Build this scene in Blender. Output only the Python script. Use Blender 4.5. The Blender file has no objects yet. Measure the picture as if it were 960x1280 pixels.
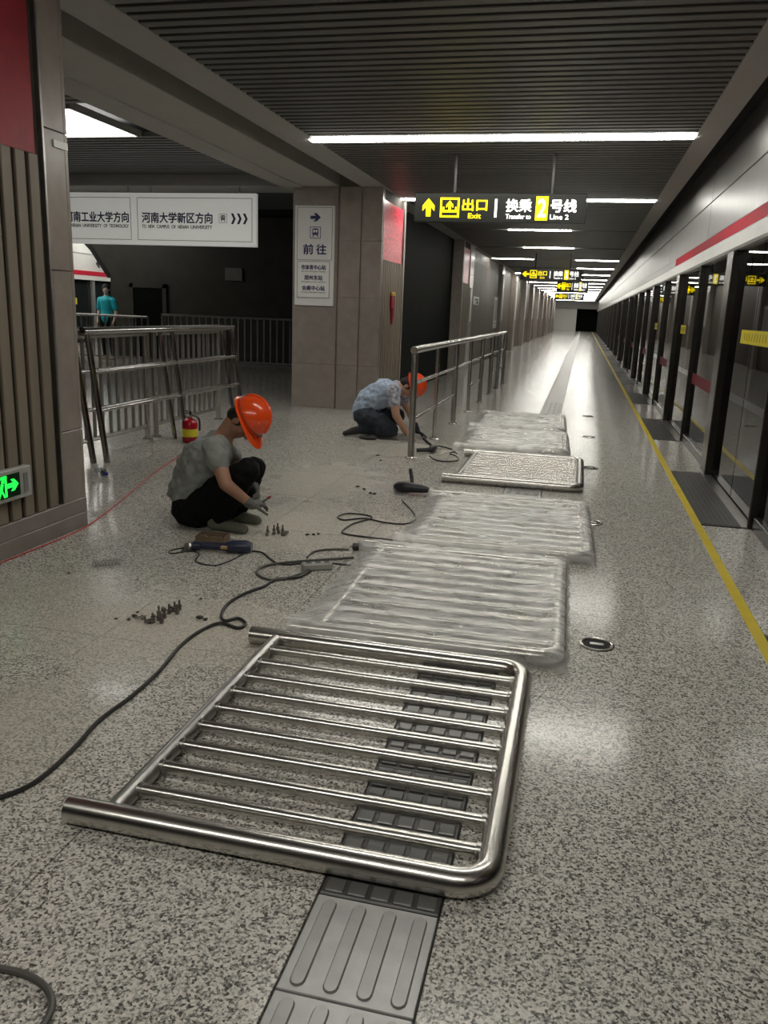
import bpy, bmesh, math, random
from mathutils import Vector, Matrix
random.seed(7)
S = bpy.context.scene
COL = S.collection
PI = math.pi

# ------------------------------------------------------------------ camera
F, PPX, PPY, H = 1018.0, 480.0, 640.0, 1.4
def _ray(x, y): return Vector((x-PPX, y-PPY, F))
_Y = _ray(730, 397).normalized()
_D = _ray(325, 4750); _D = (_D-_D.dot(_Y)*_Y).normalized()
_X = _D.cross(_Y)
def direction(x, y):
    r = _ray(x, y); return Vector((r.dot(_X), r.dot(_Y), -r.dot(_D)))
O = Vector((0, 0, H))
def at_z(x, y, z=0.0):
    v = direction(x, y); return O+v*((z-H)/v.z)
def at_x(x, y, X):
    v = direction(x, y); return O+v*(X/v.x)
def at_y(x, y, Y):
    v = direction(x, y); return O+v*(Y/v.y)
cam = bpy.data.cameras.new('camera'); co = bpy.data.objects.new('camera', cam); COL.objects.link(co)
cam.sensor_fit = 'VERTICAL'; cam.sensor_height = 36.0; cam.lens = 36.0*F/1280.0
cam.clip_start = 0.05; cam.clip_end = 300
# camera axes in world: right, up, back
cr = Vector((_X[0], _Y[0], -_D[0])); cu = -Vector((_X[1], _Y[1], -_D[1])); cb = -Vector((_X[2], _Y[2], -_D[2]))
M = Matrix((cr, cu, cb)).transposed().to_4x4(); M.translation = O
co.matrix_world = M
S.camera = co
# ------------------------------------------------------------------ world, exposure
w = bpy.data.worlds.new('world'); S.world = w; w.use_nodes = True
w.node_tree.nodes['Background'].inputs[0].default_value = (0.8, 0.9, 1.0, 1)
w.node_tree.nodes['Background'].inputs[1].default_value = 0.02
S.view_settings.view_transform = 'Standard'; S.view_settings.look = 'None'
S.view_settings.gamma = 1.0; S.view_settings.use_curve_mapping = False
S.view_settings.exposure = -0.12
TUBE_POWER = 34.0

# ------------------------------------------------------------------ materials
MATS = {}
ORD = ['zeroth', 'first', 'second', 'third', 'fourth', 'fifth', 'sixth', 'seventh', 'eighth', 'ninth', 'tenth', 'eleventh', 'twelfth', 'thirteenth', 'fourteenth', 'fifteenth', 'sixteenth', 'seventeenth', 'eighteenth', 'nineteenth', 'twentieth']
def mat(name, col, rough=0.5, metal=0.0, var=0.12, scale=6.0, bump=0.0, emit=0.0, spec=0.5, aniso=None, coat=0.0, stretch=(1, 1, 1)):
    if name in MATS: return MATS[name]
    m = bpy.data.materials.new(name); m.use_nodes = True
    nt = m.node_tree; b = nt.nodes['Principled BSDF']; L = nt.links
    tc = nt.nodes.new('ShaderNodeTexCoord'); mp = nt.nodes.new('ShaderNodeMapping')
    mp.inputs['Scale'].default_value = stretch
    L.new(tc.outputs['Object'], mp.inputs[0])
    n = nt.nodes.new('ShaderNodeTexNoise'); n.inputs['Scale'].default_value = scale; n.inputs['Detail'].default_value = 5
    L.new(mp.outputs[0], n.inputs['Vector'])
    r = nt.nodes.new('ShaderNodeValToRGB')
    r.color_ramp.elements[0].position = 0.3; r.color_ramp.elements[1].position = 0.7
    r.color_ramp.elements[0].color = [c*(1-var) for c in col[:3]]+[1]
    r.color_ramp.elements[1].color = [min(1, c*(1+var)) for c in col[:3]]+[1]
    L.new(n.outputs[0], r.inputs[0]); L.new(r.outputs[0], b.inputs['Base Color'])
    b.inputs['Roughness'].default_value = rough; b.inputs['Metallic'].default_value = metal
    b.inputs['Specular IOR Level'].default_value = spec
    b.inputs['Coat Weight'].default_value = coat
    if aniso: b.inputs['Anisotropic'].default_value = aniso
    if emit:
        b.inputs['Emission Color'].default_value = list(col[:3])+[1]; b.inputs['Emission Strength'].default_value = emit
    if bump:
        bp = nt.nodes.new('ShaderNodeBump'); bp.inputs['Strength'].default_value = bump; bp.inputs['Distance'].default_value = 0.01
        L.new(n.outputs[0], bp.inputs['Height']); L.new(bp.outputs[0], b.inputs['Normal'])
    MATS[name] = m; return m

def granite(name, light, dark, rough, cell=105.0, dust=()):
    m = bpy.data.materials.new(name); m.use_nodes = True
    nt = m.node_tree; b = nt.nodes['Principled BSDF']; L = nt.links
    g = nt.nodes.new('ShaderNodeNewGeometry'); pos = g.outputs['Position']
    n1 = nt.nodes.new('ShaderNodeTexNoise'); n1.inputs['Scale'].default_value = cell; n1.inputs['Detail'].default_value = 3; n1.inputs['Roughness'].default_value = .7
    n2 = nt.nodes.new('ShaderNodeTexVoronoi'); n2.inputs['Scale'].default_value = cell*1.05
    L.new(pos, n1.inputs['Vector']); L.new(pos, n2.inputs['Vector'])
    sep = nt.nodes.new('ShaderNodeSeparateColor'); L.new(n2.outputs['Color'], sep.inputs[0])
    a = nt.nodes.new('ShaderNodeMath'); a.operation = 'MULTIPLY_ADD'; a.inputs[1].default_value = 0.45
    L.new(sep.outputs[0], a.inputs[0]); L.new(n1.outputs[0], a.inputs[2])
    r = nt.nodes.new('ShaderNodeValToRGB'); e = r.color_ramp.elements
    e[0].position = 0.50; e[0].color = list(dark)+[1]; e[1].position = 0.95; e[1].color = [min(1, c*1.25) for c in light]+[1]
    x = e.new(0.62); x.color = [(p+q*1.4)/2.4 for p, q in zip(light, dark)]+[1]
    x = e.new(0.76); x.color = list(light)+[1]
    L.new(a.outputs[0], r.inputs[0]); colr = r.outputs[0]
    nb = nt.nodes.new('ShaderNodeTexNoise'); nb.inputs['Scale'].default_value = 3.2; nb.inputs['Detail'].default_value = 10; nb.inputs['Roughness'].default_value = .66
    L.new(pos, nb.inputs['Vector'])
    dsum = None
    for (cx, cy, rx, ry, amt) in dust:      # cement dust left by the drilling, each patch with its own outline
        s = nt.nodes.new('ShaderNodeVectorMath'); s.operation = 'SUBTRACT'; s.inputs[1].default_value = (cx, cy, 0); L.new(pos, s.inputs[0])
        t = nt.nodes.new('ShaderNodeVectorMath'); t.operation = 'MULTIPLY'; t.inputs[1].default_value = (1/rx, 1/ry, 0); L.new(s.outputs[0], t.inputs[0])
        ln = nt.nodes.new('ShaderNodeVectorMath'); ln.operation = 'LENGTH'; L.new(t.outputs[0], ln.inputs[0])
        ad = nt.nodes.new('ShaderNodeMath'); ad.operation = 'MULTIPLY_ADD'; ad.inputs[1].default_value = 1.6; L.new(nb.outputs[0], ad.inputs[0]); L.new(ln.outputs['Value'], ad.inputs[2])
        mr = nt.nodes.new('ShaderNodeMapRange'); mr.inputs[1].default_value = 1.95; mr.inputs[2].default_value = .85; mr.inputs[3].default_value = 0; mr.inputs[4].default_value = amt*.85
        L.new(ad.outputs[0], mr.inputs[0])
        if dsum is None: dsum = mr.outputs[0]
        else:
            mx = nt.nodes.new('ShaderNodeMath'); mx.operation = 'MAXIMUM'; L.new(dsum, mx.inputs[0]); L.new(mr.outputs[0], mx.inputs[1]); dsum = mx.outputs[0]
    rr = nt.nodes.new('ShaderNodeMapRange'); rr.inputs[3].default_value = rough*0.75; rr.inputs[4].default_value = rough*1.35; L.new(nb.outputs[0], rr.inputs[0])
    rout = rr.outputs[0]
    if dsum is not None:
        mc = nt.nodes.new('ShaderNodeMix'); mc.data_type = 'RGBA'; L.new(dsum, mc.inputs[0]); L.new(colr, mc.inputs[6]); mc.inputs[7].default_value = (0.52, 0.48, 0.39, 1); colr = mc.outputs[2]
        mr = nt.nodes.new('ShaderNodeMix'); L.new(dsum, mr.inputs[0]); L.new(rout, mr.inputs[2]); mr.inputs[3].default_value = 0.75; rout = mr.outputs[0]
    b.inputs['Specular IOR Level'].default_value = .26
    L.new(colr, b.inputs['Base Color']); L.new(rout, b.inputs['Roughness'])
    return m

def glass(name, tint, ior=1.5, dirt=0.03):
    m = bpy.data.materials.new(name); m.use_nodes = True
    nt = m.node_tree; L = nt.links; nt.nodes.remove(nt.nodes['Principled BSDF']); out = nt.nodes['Material Output']
    fr = nt.nodes.new('ShaderNodeFresnel'); fr.inputs[0].default_value = ior
    t = nt.nodes.new('ShaderNodeBsdfTransparent'); t.inputs[0].default_value = list(tint)+[1]
    g = nt.nodes.new('ShaderNodeBsdfGlossy'); g.inputs['Roughness'].default_value = dirt
    mx = nt.nodes.new('ShaderNodeMixShader'); L.new(fr.outputs[0], mx.inputs[0]); L.new(t.outputs[0], mx.inputs[1]); L.new(g.outputs[0], mx.inputs[2])
    L.new(mx.outputs[0], out.inputs[0]); return m

def film(name):
    m = bpy.data.materials.new(name); m.use_nodes = True
    nt = m.node_tree; L = nt.links; b = nt.nodes['Principled BSDF']; out = nt.nodes['Material Output']
    tc = nt.nodes.new('ShaderNodeTexCoord')
    mp = nt.nodes.new('ShaderNodeMapping'); mp.inputs['Scale'].default_value = (1, 3.2, 1); mp.inputs['Rotation'].default_value = (0, 0, .5); L.new(tc.outputs['Object'], mp.inputs[0])
    n = nt.nodes.new('ShaderNodeTexNoise'); n.inputs['Scale'].default_value = 5; n.inputs['Detail'].default_value = 5; n.inputs['Distortion'].default_value = 1.2; L.new(mp.outputs[0], n.inputs['Vector'])
    b.inputs['Base Color'].default_value = (.95, .95, .93, 1); b.inputs['Roughness'].default_value = .12
    b.inputs['Coat Weight'].default_value = .4; b.inputs['Coat Roughness'].default_value = .05
    bp = nt.nodes.new('ShaderNodeBump'); bp.inputs['Strength'].default_value = .55; bp.inputs['Distance'].default_value = .02; L.new(n.outputs[0], bp.inputs['Height']); L.new(bp.outputs[0], b.inputs['Normal']); L.new(bp.outputs[0], b.inputs['Coat Normal'])
    t = nt.nodes.new('ShaderNodeBsdfTransparent'); t.inputs[0].default_value = (.97, .97, .96, 1)
    mr = nt.nodes.new('ShaderNodeMapRange'); mr.inputs[1].default_value = .35; mr.inputs[2].default_value = .68; mr.inputs[3].default_value = .26; mr.inputs[4].default_value = .62; L.new(n.outputs[0], mr.inputs[0])
    mx = nt.nodes.new('ShaderNodeMixShader'); L.new(mr.outputs[0], mx.inputs[0]); L.new(t.outputs[0], mx.inputs[1]); L.new(b.outputs[0], mx.inputs[2]); L.new(mx.outputs[0], out.inputs[0])
    return m

DUST = [(-1.75, 3.05, .75, .55, .85), (-1.75, 4.95, .75, .8, .75), (-1.9, 2.05, .55, .5, .8), (-2.0, 6.4, .6, 1.1, .6), (-2.4, 3.3, .5, .45, .5), (-1.7, 8.2, .7, .8, .45)]
FLOOR = granite('speckled_granite', (.56, .535, .485), (.08, .075, .067), .15, 140, DUST)
STONE = mat('warm_stone', (.29, .25, .22), .28, var=.10, scale=9)
STONE2 = mat('warm_stone_dull', (.25, .22, .20), .35, var=.12, scale=7)
GROUT = mat('grout', (.06, .058, .055), .8)
STEEL = mat('brushed_steel', (.60, .58, .54), .27, 1.0, var=.06, scale=30, aniso=.3)
CHROME = mat('polished_steel', (.46, .45, .43), .13, 1.0, var=.06, scale=20)
STEELD = mat('dull_steel', (.42, .41, .39), .32, 1.0, var=.10, scale=18)
ALU = mat('grey_aluminium', (.36, .36, .35), .42, .55, var=.06)
SLAT = mat('ceiling_slat_metal', (.13, .135, .125), .45, .3, var=.05)
DARKV = mat('ceiling_void', (.009, .009, .009), .9)
SOFFIT = mat('soffit_board', (.40, .39, .37), .6, var=.04)
SOFFIT2 = mat('soffit_board_pale', (.44, .425, .39), .6, var=.04)
WOOD = mat('grey_brown_slat', (.21, .175, .13), .45, var=.14, scale=5, stretch=(1, 1, .12))
WOODD = mat('slat_backing', (.045, .036, .026), .8)
RED = mat('red_board', (.30, .004, .016), .45, var=.12, scale=12)
REDP = mat('red_poster', (.62, .05, .08), .3, var=.55, scale=22)
REDS = mat('red_stripe', (.60, .008, .035), .55, var=.05, spec=.15)
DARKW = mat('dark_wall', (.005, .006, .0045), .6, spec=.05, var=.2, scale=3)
DARKW2 = mat('dark_stone_wall', (.04, .038, .03), .5, spec=.3, var=.15, scale=3)
BROWNW = mat('brown_stone_wall', (.13, .105, .085), .5, var=.12, scale=4)
WHITEW = mat('pale_wall', (.70, .68, .64), .4, var=.04)
WHITE = mat('white_panel', (.80, .80, .76), .35, var=.03)
WHITE2 = mat('white_frame', (.74, .74, .71), .4, var=.03)
NAVY = mat('navy_print', (.025, .022, .10), .5, var=.05)
BLACK = mat('black_plastic', (.012, .012, .013), .35, var=.1)
BLACKP = mat('black_print', (.012, .012, .013), .5, var=.05)
CABLE = mat('black_cable', (.022, .021, .02), .45, var=.1)
CABLEG = mat('grey_cable', (.085, .08, .072), .5, var=.1)
REDC = mat('red_cord', (.55, .06, .05), .5, var=.2)
YEL = mat('yellow_paint', (.72, .55, .02), .4, var=.08)
YELST = mat('yellow_sticker', (.72, .60, .02), .4, var=.08)
SIGNB = mat('sign_black', (.010, .011, .009), .35, var=.05)
SY = mat('sign_yellow_light', (1.0, .80, .0), .4, emit=1.15, var=.02)
SW = mat('sign_white_light', (1.0, 1.0, .96), .4, emit=1.25, var=.02)
SG = mat('sign_green_light', (.02, 1.0, .09), .4, emit=1.1, var=.02)
TILE = mat('tactile_grey', (.34, .34, .33), .30, .15, var=.12, scale=14)
TILED = mat('tactile_grey_bar', (.27, .265, .255), .30, .2, var=.12, scale=14)
PADT_SHADE = mat('tactile_tile_shaded', (.085, .085, .08), .35, .1, var=.15, scale=14)  # tile grey darkened: shade under the railing panel put into the colour
PADD_SHADE = mat('tactile_pad_shaded', (.16, .16, .152), .30, .1, var=.15, scale=14)  # raised pads, darkened with the same painted shade
THRESH = mat('threshold_rubber', (.055, .055, .053), .45, var=.15)
PSDP = mat('dark_door_post', (.055, .052, .046), .25, .7, var=.1)
MAROON = mat('maroon_band', (.15, .02, .03), .5, spec=.2, var=.1)
FASC = mat('fascia_metal', (.33, .33, .32), .36, .75, var=.05)
RAILW = mat('fascia_rail', (.66, .66, .63), .3, .4, var=.04)
TUN = mat('tunnel_concrete', (.02, .02, .02), .9)
GLASS = glass('door_glass', (.50, .52, .50), 1.55, .015)
FILM = film('wrinkled_plastic_film')
SKIN = mat('skin', (.36, .19, .12), .55, var=.08, scale=10)
SKIN2 = mat('skin_light', (.50, .28, .19), .55, var=.08, scale=10)
HAIR = mat('black_hair', (.010, .009, .008), .6)
ORANGE = mat('orange_helmet', (.80, .075, .010), .22, var=.04, coat=.4)
ORANGED = mat('orange_helmet_band', (.30, .055, .02), .4, var=.05)
GREYT = mat('grey_shirt', (.25, .26, .245), .85, var=.16, scale=14, bump=.5)
BLACKT = mat('black_trousers', (.004, .004, .0045), .85, var=.2, scale=12, bump=.4, spec=.2)
BLUET = mat('pale_blue_shirt', (.38, .46, .58), .85, var=.14, scale=14, bump=.5)
NAVYT = mat('dark_blue_trousers', (.025, .033, .045), .8, var=.2, scale=12, bump=.4)
SHOE = mat('grey_green_shoe', (.13, .135, .10), .7, var=.15)
SHOEB = mat('dark_shoe', (.025, .022, .02), .6)
GLOVE = mat('grey_glove', (.13, .13, .12), .9, var=.3, scale=40)
GLOVEB = mat('dark_glove', (.03, .03, .032), .8, var=.3, scale=40)
GLOVEW = mat('pale_glove', (.42, .37, .31), .9, var=.15, scale=40)
TEAL = mat('turquoise_top', (.02, .50, .60), .5, var=.15)
TOOLB = mat('navy_tool', (.024, .030, .060), .35, var=.1)
TOOLK = mat('black_tool', (.016, .017, .020), .4, var=.1)
BRASS = mat('tan_plastic', (.42, .28, .14), .5)
BOLT = mat('bolt_steel', (.20, .18, .16), .4, .8, var=.2, scale=60)
CARD = mat('brown_cardboard', (.17, .115, .07), .8, var=.15)
EXTR = mat('extinguisher_red', (.42, .006, .016), .25, var=.05, coat=.3)
SOCK = mat('grey_socket', (.36, .36, .33), .5)
CHIP = mat('dark_chip', (.05, .047, .04), .8)
BOTL = glass('clear_bottle', (.85, .88, .9), 1.4, .1)
BLUEC = mat('blue_cap', (.03, .03, .35), .4)
TUBE = mat('lamp_tube', (1, .975, .90), .4, emit=TUBE_POWER, var=.0)
PANELL = mat('lamp_panel', (1, .98, .94), .4, emit=8.0, var=.0)

# ------------------------------------------------------------------ mesh helpers
class MB:
    def __init__(s): s.v = []; s.f = []
    def add(s, vs, fs):
        o = len(s.v); s.v += [tuple(v) for v in vs]; s.f += [tuple(i+o for i in f) for f in fs]; return s
    def box(s, x0, x1, y0, y1, z0, z1):
        v = [(x, y, z) for z in (z0, z1) for (x, y) in ((x0, y0), (x1, y0), (x1, y1), (x0, y1))]
        return s.add(v, [(3, 2, 1, 0), (4, 5, 6, 7), (0, 1, 5, 4), (1, 2, 6, 5), (2, 3, 7, 6), (3, 0, 4, 7)])
    def bbox(s, x0, x1, y0, y1, z0, z1, b=.004):       # bevelled box
        x0, x1 = min(x0, x1), max(x0, x1); y0, y1 = min(y0, y1), max(y0, y1); z0, z1 = min(z0, z1), max(z0, z1)
        b = min(b, (x1-x0)*.45, (y1-y0)*.45, (z1-z0)*.45)
        bm = bmesh.new(); bmesh.ops.create_cube(bm, size=1)
        for v in bm.verts: v.co = Vector(((x0+x1)/2+v.co.x*(x1-x0), (y0+y1)/2+v.co.y*(y1-y0), (z0+z1)/2+v.co.z*(z1-z0)))
        bmesh.ops.bevel(bm, geom=bm.edges[:], offset=b, segments=1, affect='EDGES')
        bm.verts.index_update(); s.add([v.co[:] for v in bm.verts], [[v.index for v in f.verts] for f in bm.faces]); bm.free(); return s
    def prism(s, pts, axis, a0, a1):                   # pts 2-D outline, extruded along axis
        def p3(p, a): return {'x': (a, p[0], p[1]), 'y': (p[0], a, p[1]), 'z': (p[0], p[1], a)}[axis]
        n = len(pts); v = [p3(p, a0) for p in pts]+[p3(p, a1) for p in pts]
        return s.add(v, [tuple(range(n))[::-1], tuple(range(n, 2*n))]+[(i, (i+1) % n, n+(i+1) % n, n+i) for i in range(n)])
    def tube(s, pts, r, seg=10, cap=True, hollow=0):
        pts = [Vector(p) for p in pts]; n = len(pts); rs = r if isinstance(r, (list, tuple)) else [r]*n
        T = [(pts[min(i+1, n-1)]-pts[max(i-1, 0)]).normalized() for i in range(n)]
        u = T[0].orthogonal().normalized(); vs = []; fs = []
        for i in range(n):
            u = (u-T[i]*u.dot(T[i])).normalized(); w = T[i].cross(u)
            for k in range(seg):
                a = 2*PI*k/seg; vs.append(pts[i]+(u*math.cos(a)+w*math.sin(a))*rs[i])
        for i in range(n-1):
            for k in range(seg): fs.append((i*seg+k, i*seg+(k+1) % seg, (i+1)*seg+(k+1) % seg, (i+1)*seg+k))
        if cap: fs.append(tuple(range(seg))[::-1]); fs.append(tuple((n-1)*seg+k for k in range(seg)))
        return s.add(vs, fs)
    def lathe(s, prof, c=(0, 0, 0), seg=20, ax=None):
        c = Vector(c); ax = Vector(ax or (0, 0, 1)).normalized(); u = ax.orthogonal().normalized(); w = ax.cross(u); vs = []; fs = []
        for (r, z) in prof:
            for k in range(seg):
                a = 2*PI*k/seg; vs.append(c+ax*z+(u*math.cos(a)+w*math.sin(a))*max(r, 1e-4))
        n = len(prof)
        for i in range(n-1):
            for k in range(seg): fs.append((i*seg+k, i*seg+(k+1) % seg, (i+1)*seg+(k+1) % seg, (i+1)*seg+k))
        fs.append(tuple(range(seg))[::-1]); fs.append(tuple((n-1)*seg+k for k in range(seg)))
        return s.add(vs, fs)
    def cone(s, p0, r0, p1, r1, seg=16):               # tapered capsule
        p0, p1 = Vector(p0), Vector(p1); d = p1-p0; Ln = max(d.length, 1e-5); ax = d/Ln if d.length > 1e-5 else Vector((0, 0, 1))
        prof = [(r0*math.sin(t), -r0*math.cos(t)) for t in [PI/2*k/5 for k in range(0, 6)]]
        prof += [(r1*math.cos(t), Ln+r1*math.sin(t)) for t in [PI/2*k/5 for k in range(0, 6)]]
        return s.lathe(prof, p0, seg, ax)
    def ell(s, c, rad, R=None, seg=20, rings=12):
        c = Vector(c); R = R or Matrix.Identity(3); vs = []; fs = []
        for i in range(rings+1):
            t = PI*i/rings
            for k in range(seg):
                a = 2*PI*k/seg; q = Vector((rad[0]*max(math.sin(t), 1e-3)*math.cos(a), rad[1]*max(math.sin(t), 1e-3)*math.sin(a), -rad[2]*math.cos(t)))
                vs.append(c+R@q)
        for i in range(rings):
            for k in range(seg): fs.append((i*seg+k, i*seg+(k+1) % seg, (i+1)*seg+(k+1) % seg, (i+1)*seg+k))
        fs.append(tuple(range(seg))[::-1]); fs.append(tuple(rings*seg+k for k in range(seg)))
        return s.add(vs, fs)
    def mesh(s, name, m, smooth=False):
        me = bpy.data.meshes.new(name); me.from_pydata(s.v, [], s.f); me.materials.append(m)
        bm = bmesh.new(); bm.from_mesh(me); bmesh.ops.recalc_face_normals(bm, faces=bm.faces[:]); bm.to_mesh(me); bm.free()
        if smooth:
            me.polygons.foreach_set('use_smooth', [True]*len(me.polygons))
            me.set_sharp_from_angle(angle=math.radians(40))
        me.update(); return me
    def build(s, name, m, parent=None, smooth=False): return put(name, s.mesh(name, m, smooth), parent)

def put(name, me, parent=None, loc=None):
    o = bpy.data.objects.new(name, me); COL.objects.link(o)
    if loc is not None: o.location = loc
    if parent is not None:
        o.parent = parent
        if loc is None: o.matrix_parent_inverse = Matrix.Translation(-world_loc(parent))
    return o
def world_loc(o):
    l = o.location.copy()
    while o.parent is not None:
        l = l+Matrix(o.matrix_parent_inverse).translation; o = o.parent; l = l+o.location
    return l
def tag(o, label, cat, group=None):
    o['label'] = label; o['category'] = cat
    if group: o['group'] = group
    return o
def thing(name, label, cat, loc=(0, 0, 0), group=None):
    o = bpy.data.objects.new(name, None); COL.objects.link(o); o.location = loc; o.empty_display_size = .1
    return tag(o, label, cat, group)
def struct(o, label=None):
    o['kind'] = 'structure'
    if label: o['label'] = label
    return o
def dup(root, loc, label, rotz=None):
    r = root.copy(); COL.objects.link(r); r.location = loc; r['label'] = label
    if rotz is not None: r.rotation_euler = (0, 0, rotz)
    for ch in list(root.children):
        c = ch.copy(); COL.objects.link(c); c.parent = r
        for g in list(ch.children):
            d = g.copy(); COL.objects.link(d); d.parent = c
    return r
def text_mb(txt, height, width=None, depth=.002, bold=0.0):
    """lettering as a mesh in the XZ plane (reads from -Y), origin bottom-left; height = cap height; width = total width"""
    cu_ = bpy.data.curves.new('t', 'FONT'); cu_.body = txt; cu_.extrude = 0; cu_.offset = 0; cu_.resolution_u = 3
    ob = bpy.data.objects.new('t', cu_); COL.objects.link(ob)
    dg = bpy.context.evaluated_depsgraph_get(); me = bpy.data.meshes.new_from_object(ob.evaluated_get(dg))
    bm = bmesh.new(); bm.from_mesh(me)
    if depth:
        ret = bmesh.ops.extrude_face_region(bm, geom=bm.faces[:])
        for v in [g for g in ret['geom'] if isinstance(g, bmesh.types.BMVert)]: v.co.z += 1
    bm.verts.index_update()
    vs = [v.co.copy() for v in bm.verts]; fs = [[v.index for v in f.verts] for f in bm.faces]
    bm.free(); bpy.data.objects.remove(ob); bpy.data.curves.remove(cu_); bpy.data.meshes.remove(me)
    b = MB()
    if not vs: return b
    x0 = min(v.x for v in vs); x1 = max(v.x for v in vs); y0 = min(v.y for v in vs); y1 = max(v.y for v in vs)
    sy = height/max(1e-6, y1-y0); sx = (width/max(1e-6, x1-x0)) if width else sy
    d = bold*height
    for i, (dx, dz) in enumerate(((0, 0), (d, 0), (-d, 0), (0, d), (0, -d)) if bold else ((0, 0),)):      # heavier strokes: the same glyphs a hair apart
        b.add([((v.x-x0)*sx+dx, -v.z*depth*(1+.06*i), (v.y-y0)*sy+dz) for v in vs], fs)
    return b
def moved(b, T):
    b.v = [tuple(T@Vector(v)) for v in b.v]; return b
def text(txt, h, T, m, parent, name='lettering', width=None, depth=.002, bold=0.0):
    return moved(text_mb(txt, h, width, depth, bold), T).build(name, m, parent)
def plate(poly, T, m, parent, name, depth=.002):        # flat shape, 2-D outline in XZ
    b = MB().prism(poly, 'y', -depth, 0); return moved(b, T).build(name, m, parent)
ARROW = [(-.5, .14), (.02, .14), (-.20, .36), (.10, .36), (.5, 0), (.10, -.36), (-.20, -.36), (.02, -.14), (-.5, -.14)]   # points right
def xform(poly, cx, cz, s, rot=0.0, sx=1.0):
    c, n = math.cos(rot), math.sin(rot); return [(cx+(x*c-z*n)*s*sx, cz+(x*n+z*c)*s) for x, z in poly]
def ring_rect(x0, x1, z0, z1, t): # outline of a frame as 4 rects
    return [[(x0, z0), (x1, z0), (x1, z0+t), (x0, z0+t)], [(x0, z1-t), (x1, z1-t), (x1, z1), (x0, z1)], [(x0, z0+t), (x0+t, z0+t), (x0+t, z1-t), (x0, z1-t)], [(x1-t, z0+t), (x1, z0+t), (x1, z1-t), (x1-t, z1-t)]]
def shapes(polys, T, m, parent, name, depth=.002):
    b = MB()
    for p in polys: b.prism(p, 'y', -depth, 0)
    return moved(b, T).build(name, m, parent)

# ================================================================== FLOOR
floor = struct(MB().box(-20, 1.30, -8, 90, -.30, -.012).build('floor', GROUT))
J = .0016
xs = [-6.03, -5.34, -4.65, -3.96, -3.27, -2.58, -1.89, -1.20, -.51]
ys = [3.85+.95*k for k in range(-4, 18)]
def slab(x0, x1, y0, y1, name='granite_slab'):
    return MB().box(x0+J, x1-J, y0+J, y1-J, -.02, 0).build(name, FLOOR, floor)
for yi in range(len(ys)-1):
    for xi in range(len(xs)-1): slab(xs[xi], xs[xi+1], ys[yi], ys[yi+1])
    slab(-.205, .90, ys[yi], ys[yi+1])
y0, y1 = ys[0], ys[-1]
for q in ((-20, -6.03, -8, 90), (-6.03, -.51, -8, y0), (-6.03, -.51, y1, 90), (-.205, .90, -8, y0), (-.205, .90, y1, 90)):
    slab(*q, name='granite_field')
# yellow safety line and platform edge strip with rubber thresholds
struct(MB().box(.89, .945, -8, 90, -.02, .0012).build('trim_1', YEL), 'yellow safety line along the platform edge')
POSTS = [8.07+4.3*k for k in range(-2, 18)]
for k, yp in enumerate(POSTS):
    MB().box(.947, 1.30, yp+.10, yp+2.2, -.02, 0).build('edge_slab', FLOOR, floor)
    t = MB().box(.947, 1.215, yp-2.07, yp+.07, -.02, .003)
    for i in range(7): t.box(.965+i*.036, .980+i*.036, yp-2.05, yp+.05, .003, .006)
    t.build('rubber_threshold', THRESH, floor)
    MB().box(1.215, 1.30, yp-2.07, yp+.07, -.02, .006).build('door_sill', STEELD, floor)
# tactile paving strip
def tact_bar():
    b = MB(); L_, hw, h = .135, .0175, .005
    o = [(hw*math.cos(a), (L_-hw)*s+hw*math.sin(a)) for s, rng in ((1, range(0, 7)), (-1, range(6, 13))) for a in [PI*k/6 for k in rng]]
    n = len(o); v = [(x, y, 0) for x, y in o]+[(x*.82, y*.985, h) for x, y in o]
    b.add(v, [tuple(range(n, 2*n))]+[(i, (i+1) % n, n+(i+1) % n, n+i) for i in range(n)]); return b.mesh('raised_bar', TILED)
def tact_dot():
    return MB().bbox(-.0235, .0235, -.0235, .0235, -.001, .005, .003).mesh('raised_pad', PADD_SHADE)
tile_me = MB().bbox(-.1485, .1485, -.1485, .1485, -.02, .001, .002).mesh('tactile_tile', TILE)
pad_tile_me = MB().bbox(-.1485, .1485, -.1485, .1485, -.02, .001, .002).mesh('tactile_tile', PADT_SHADE)
bar_me, dot_me = tact_bar(), tact_dot()
cx = -.3575; k = 0; ty = 1.499-.302*4
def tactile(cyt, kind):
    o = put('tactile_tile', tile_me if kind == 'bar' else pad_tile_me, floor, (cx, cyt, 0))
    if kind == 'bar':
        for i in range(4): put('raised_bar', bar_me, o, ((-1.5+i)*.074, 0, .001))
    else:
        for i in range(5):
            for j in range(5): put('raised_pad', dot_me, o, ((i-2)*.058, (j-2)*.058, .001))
while ty < 21.0:
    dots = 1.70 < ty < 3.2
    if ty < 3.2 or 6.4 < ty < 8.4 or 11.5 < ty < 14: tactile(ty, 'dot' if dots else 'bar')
    else: put('tactile_tile', tile_me, floor, (cx, ty, 0))
    ty += .302
MB().box(cx-.1485, cx+.1485, ty-.15, 88, -.02, .001).build('tactile_strip', TILE, floor)
MB().box(cx-.1485, cx+.1485, -8, 1.499-.302*4-.152, -.02, .001).build('tactile_strip', TILE, floor)
# track pit beyond the doors
struct(MB().box(1.30, 4.2, -8, 90, -1.6, -1.3).build('floor_track', TUN))

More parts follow.
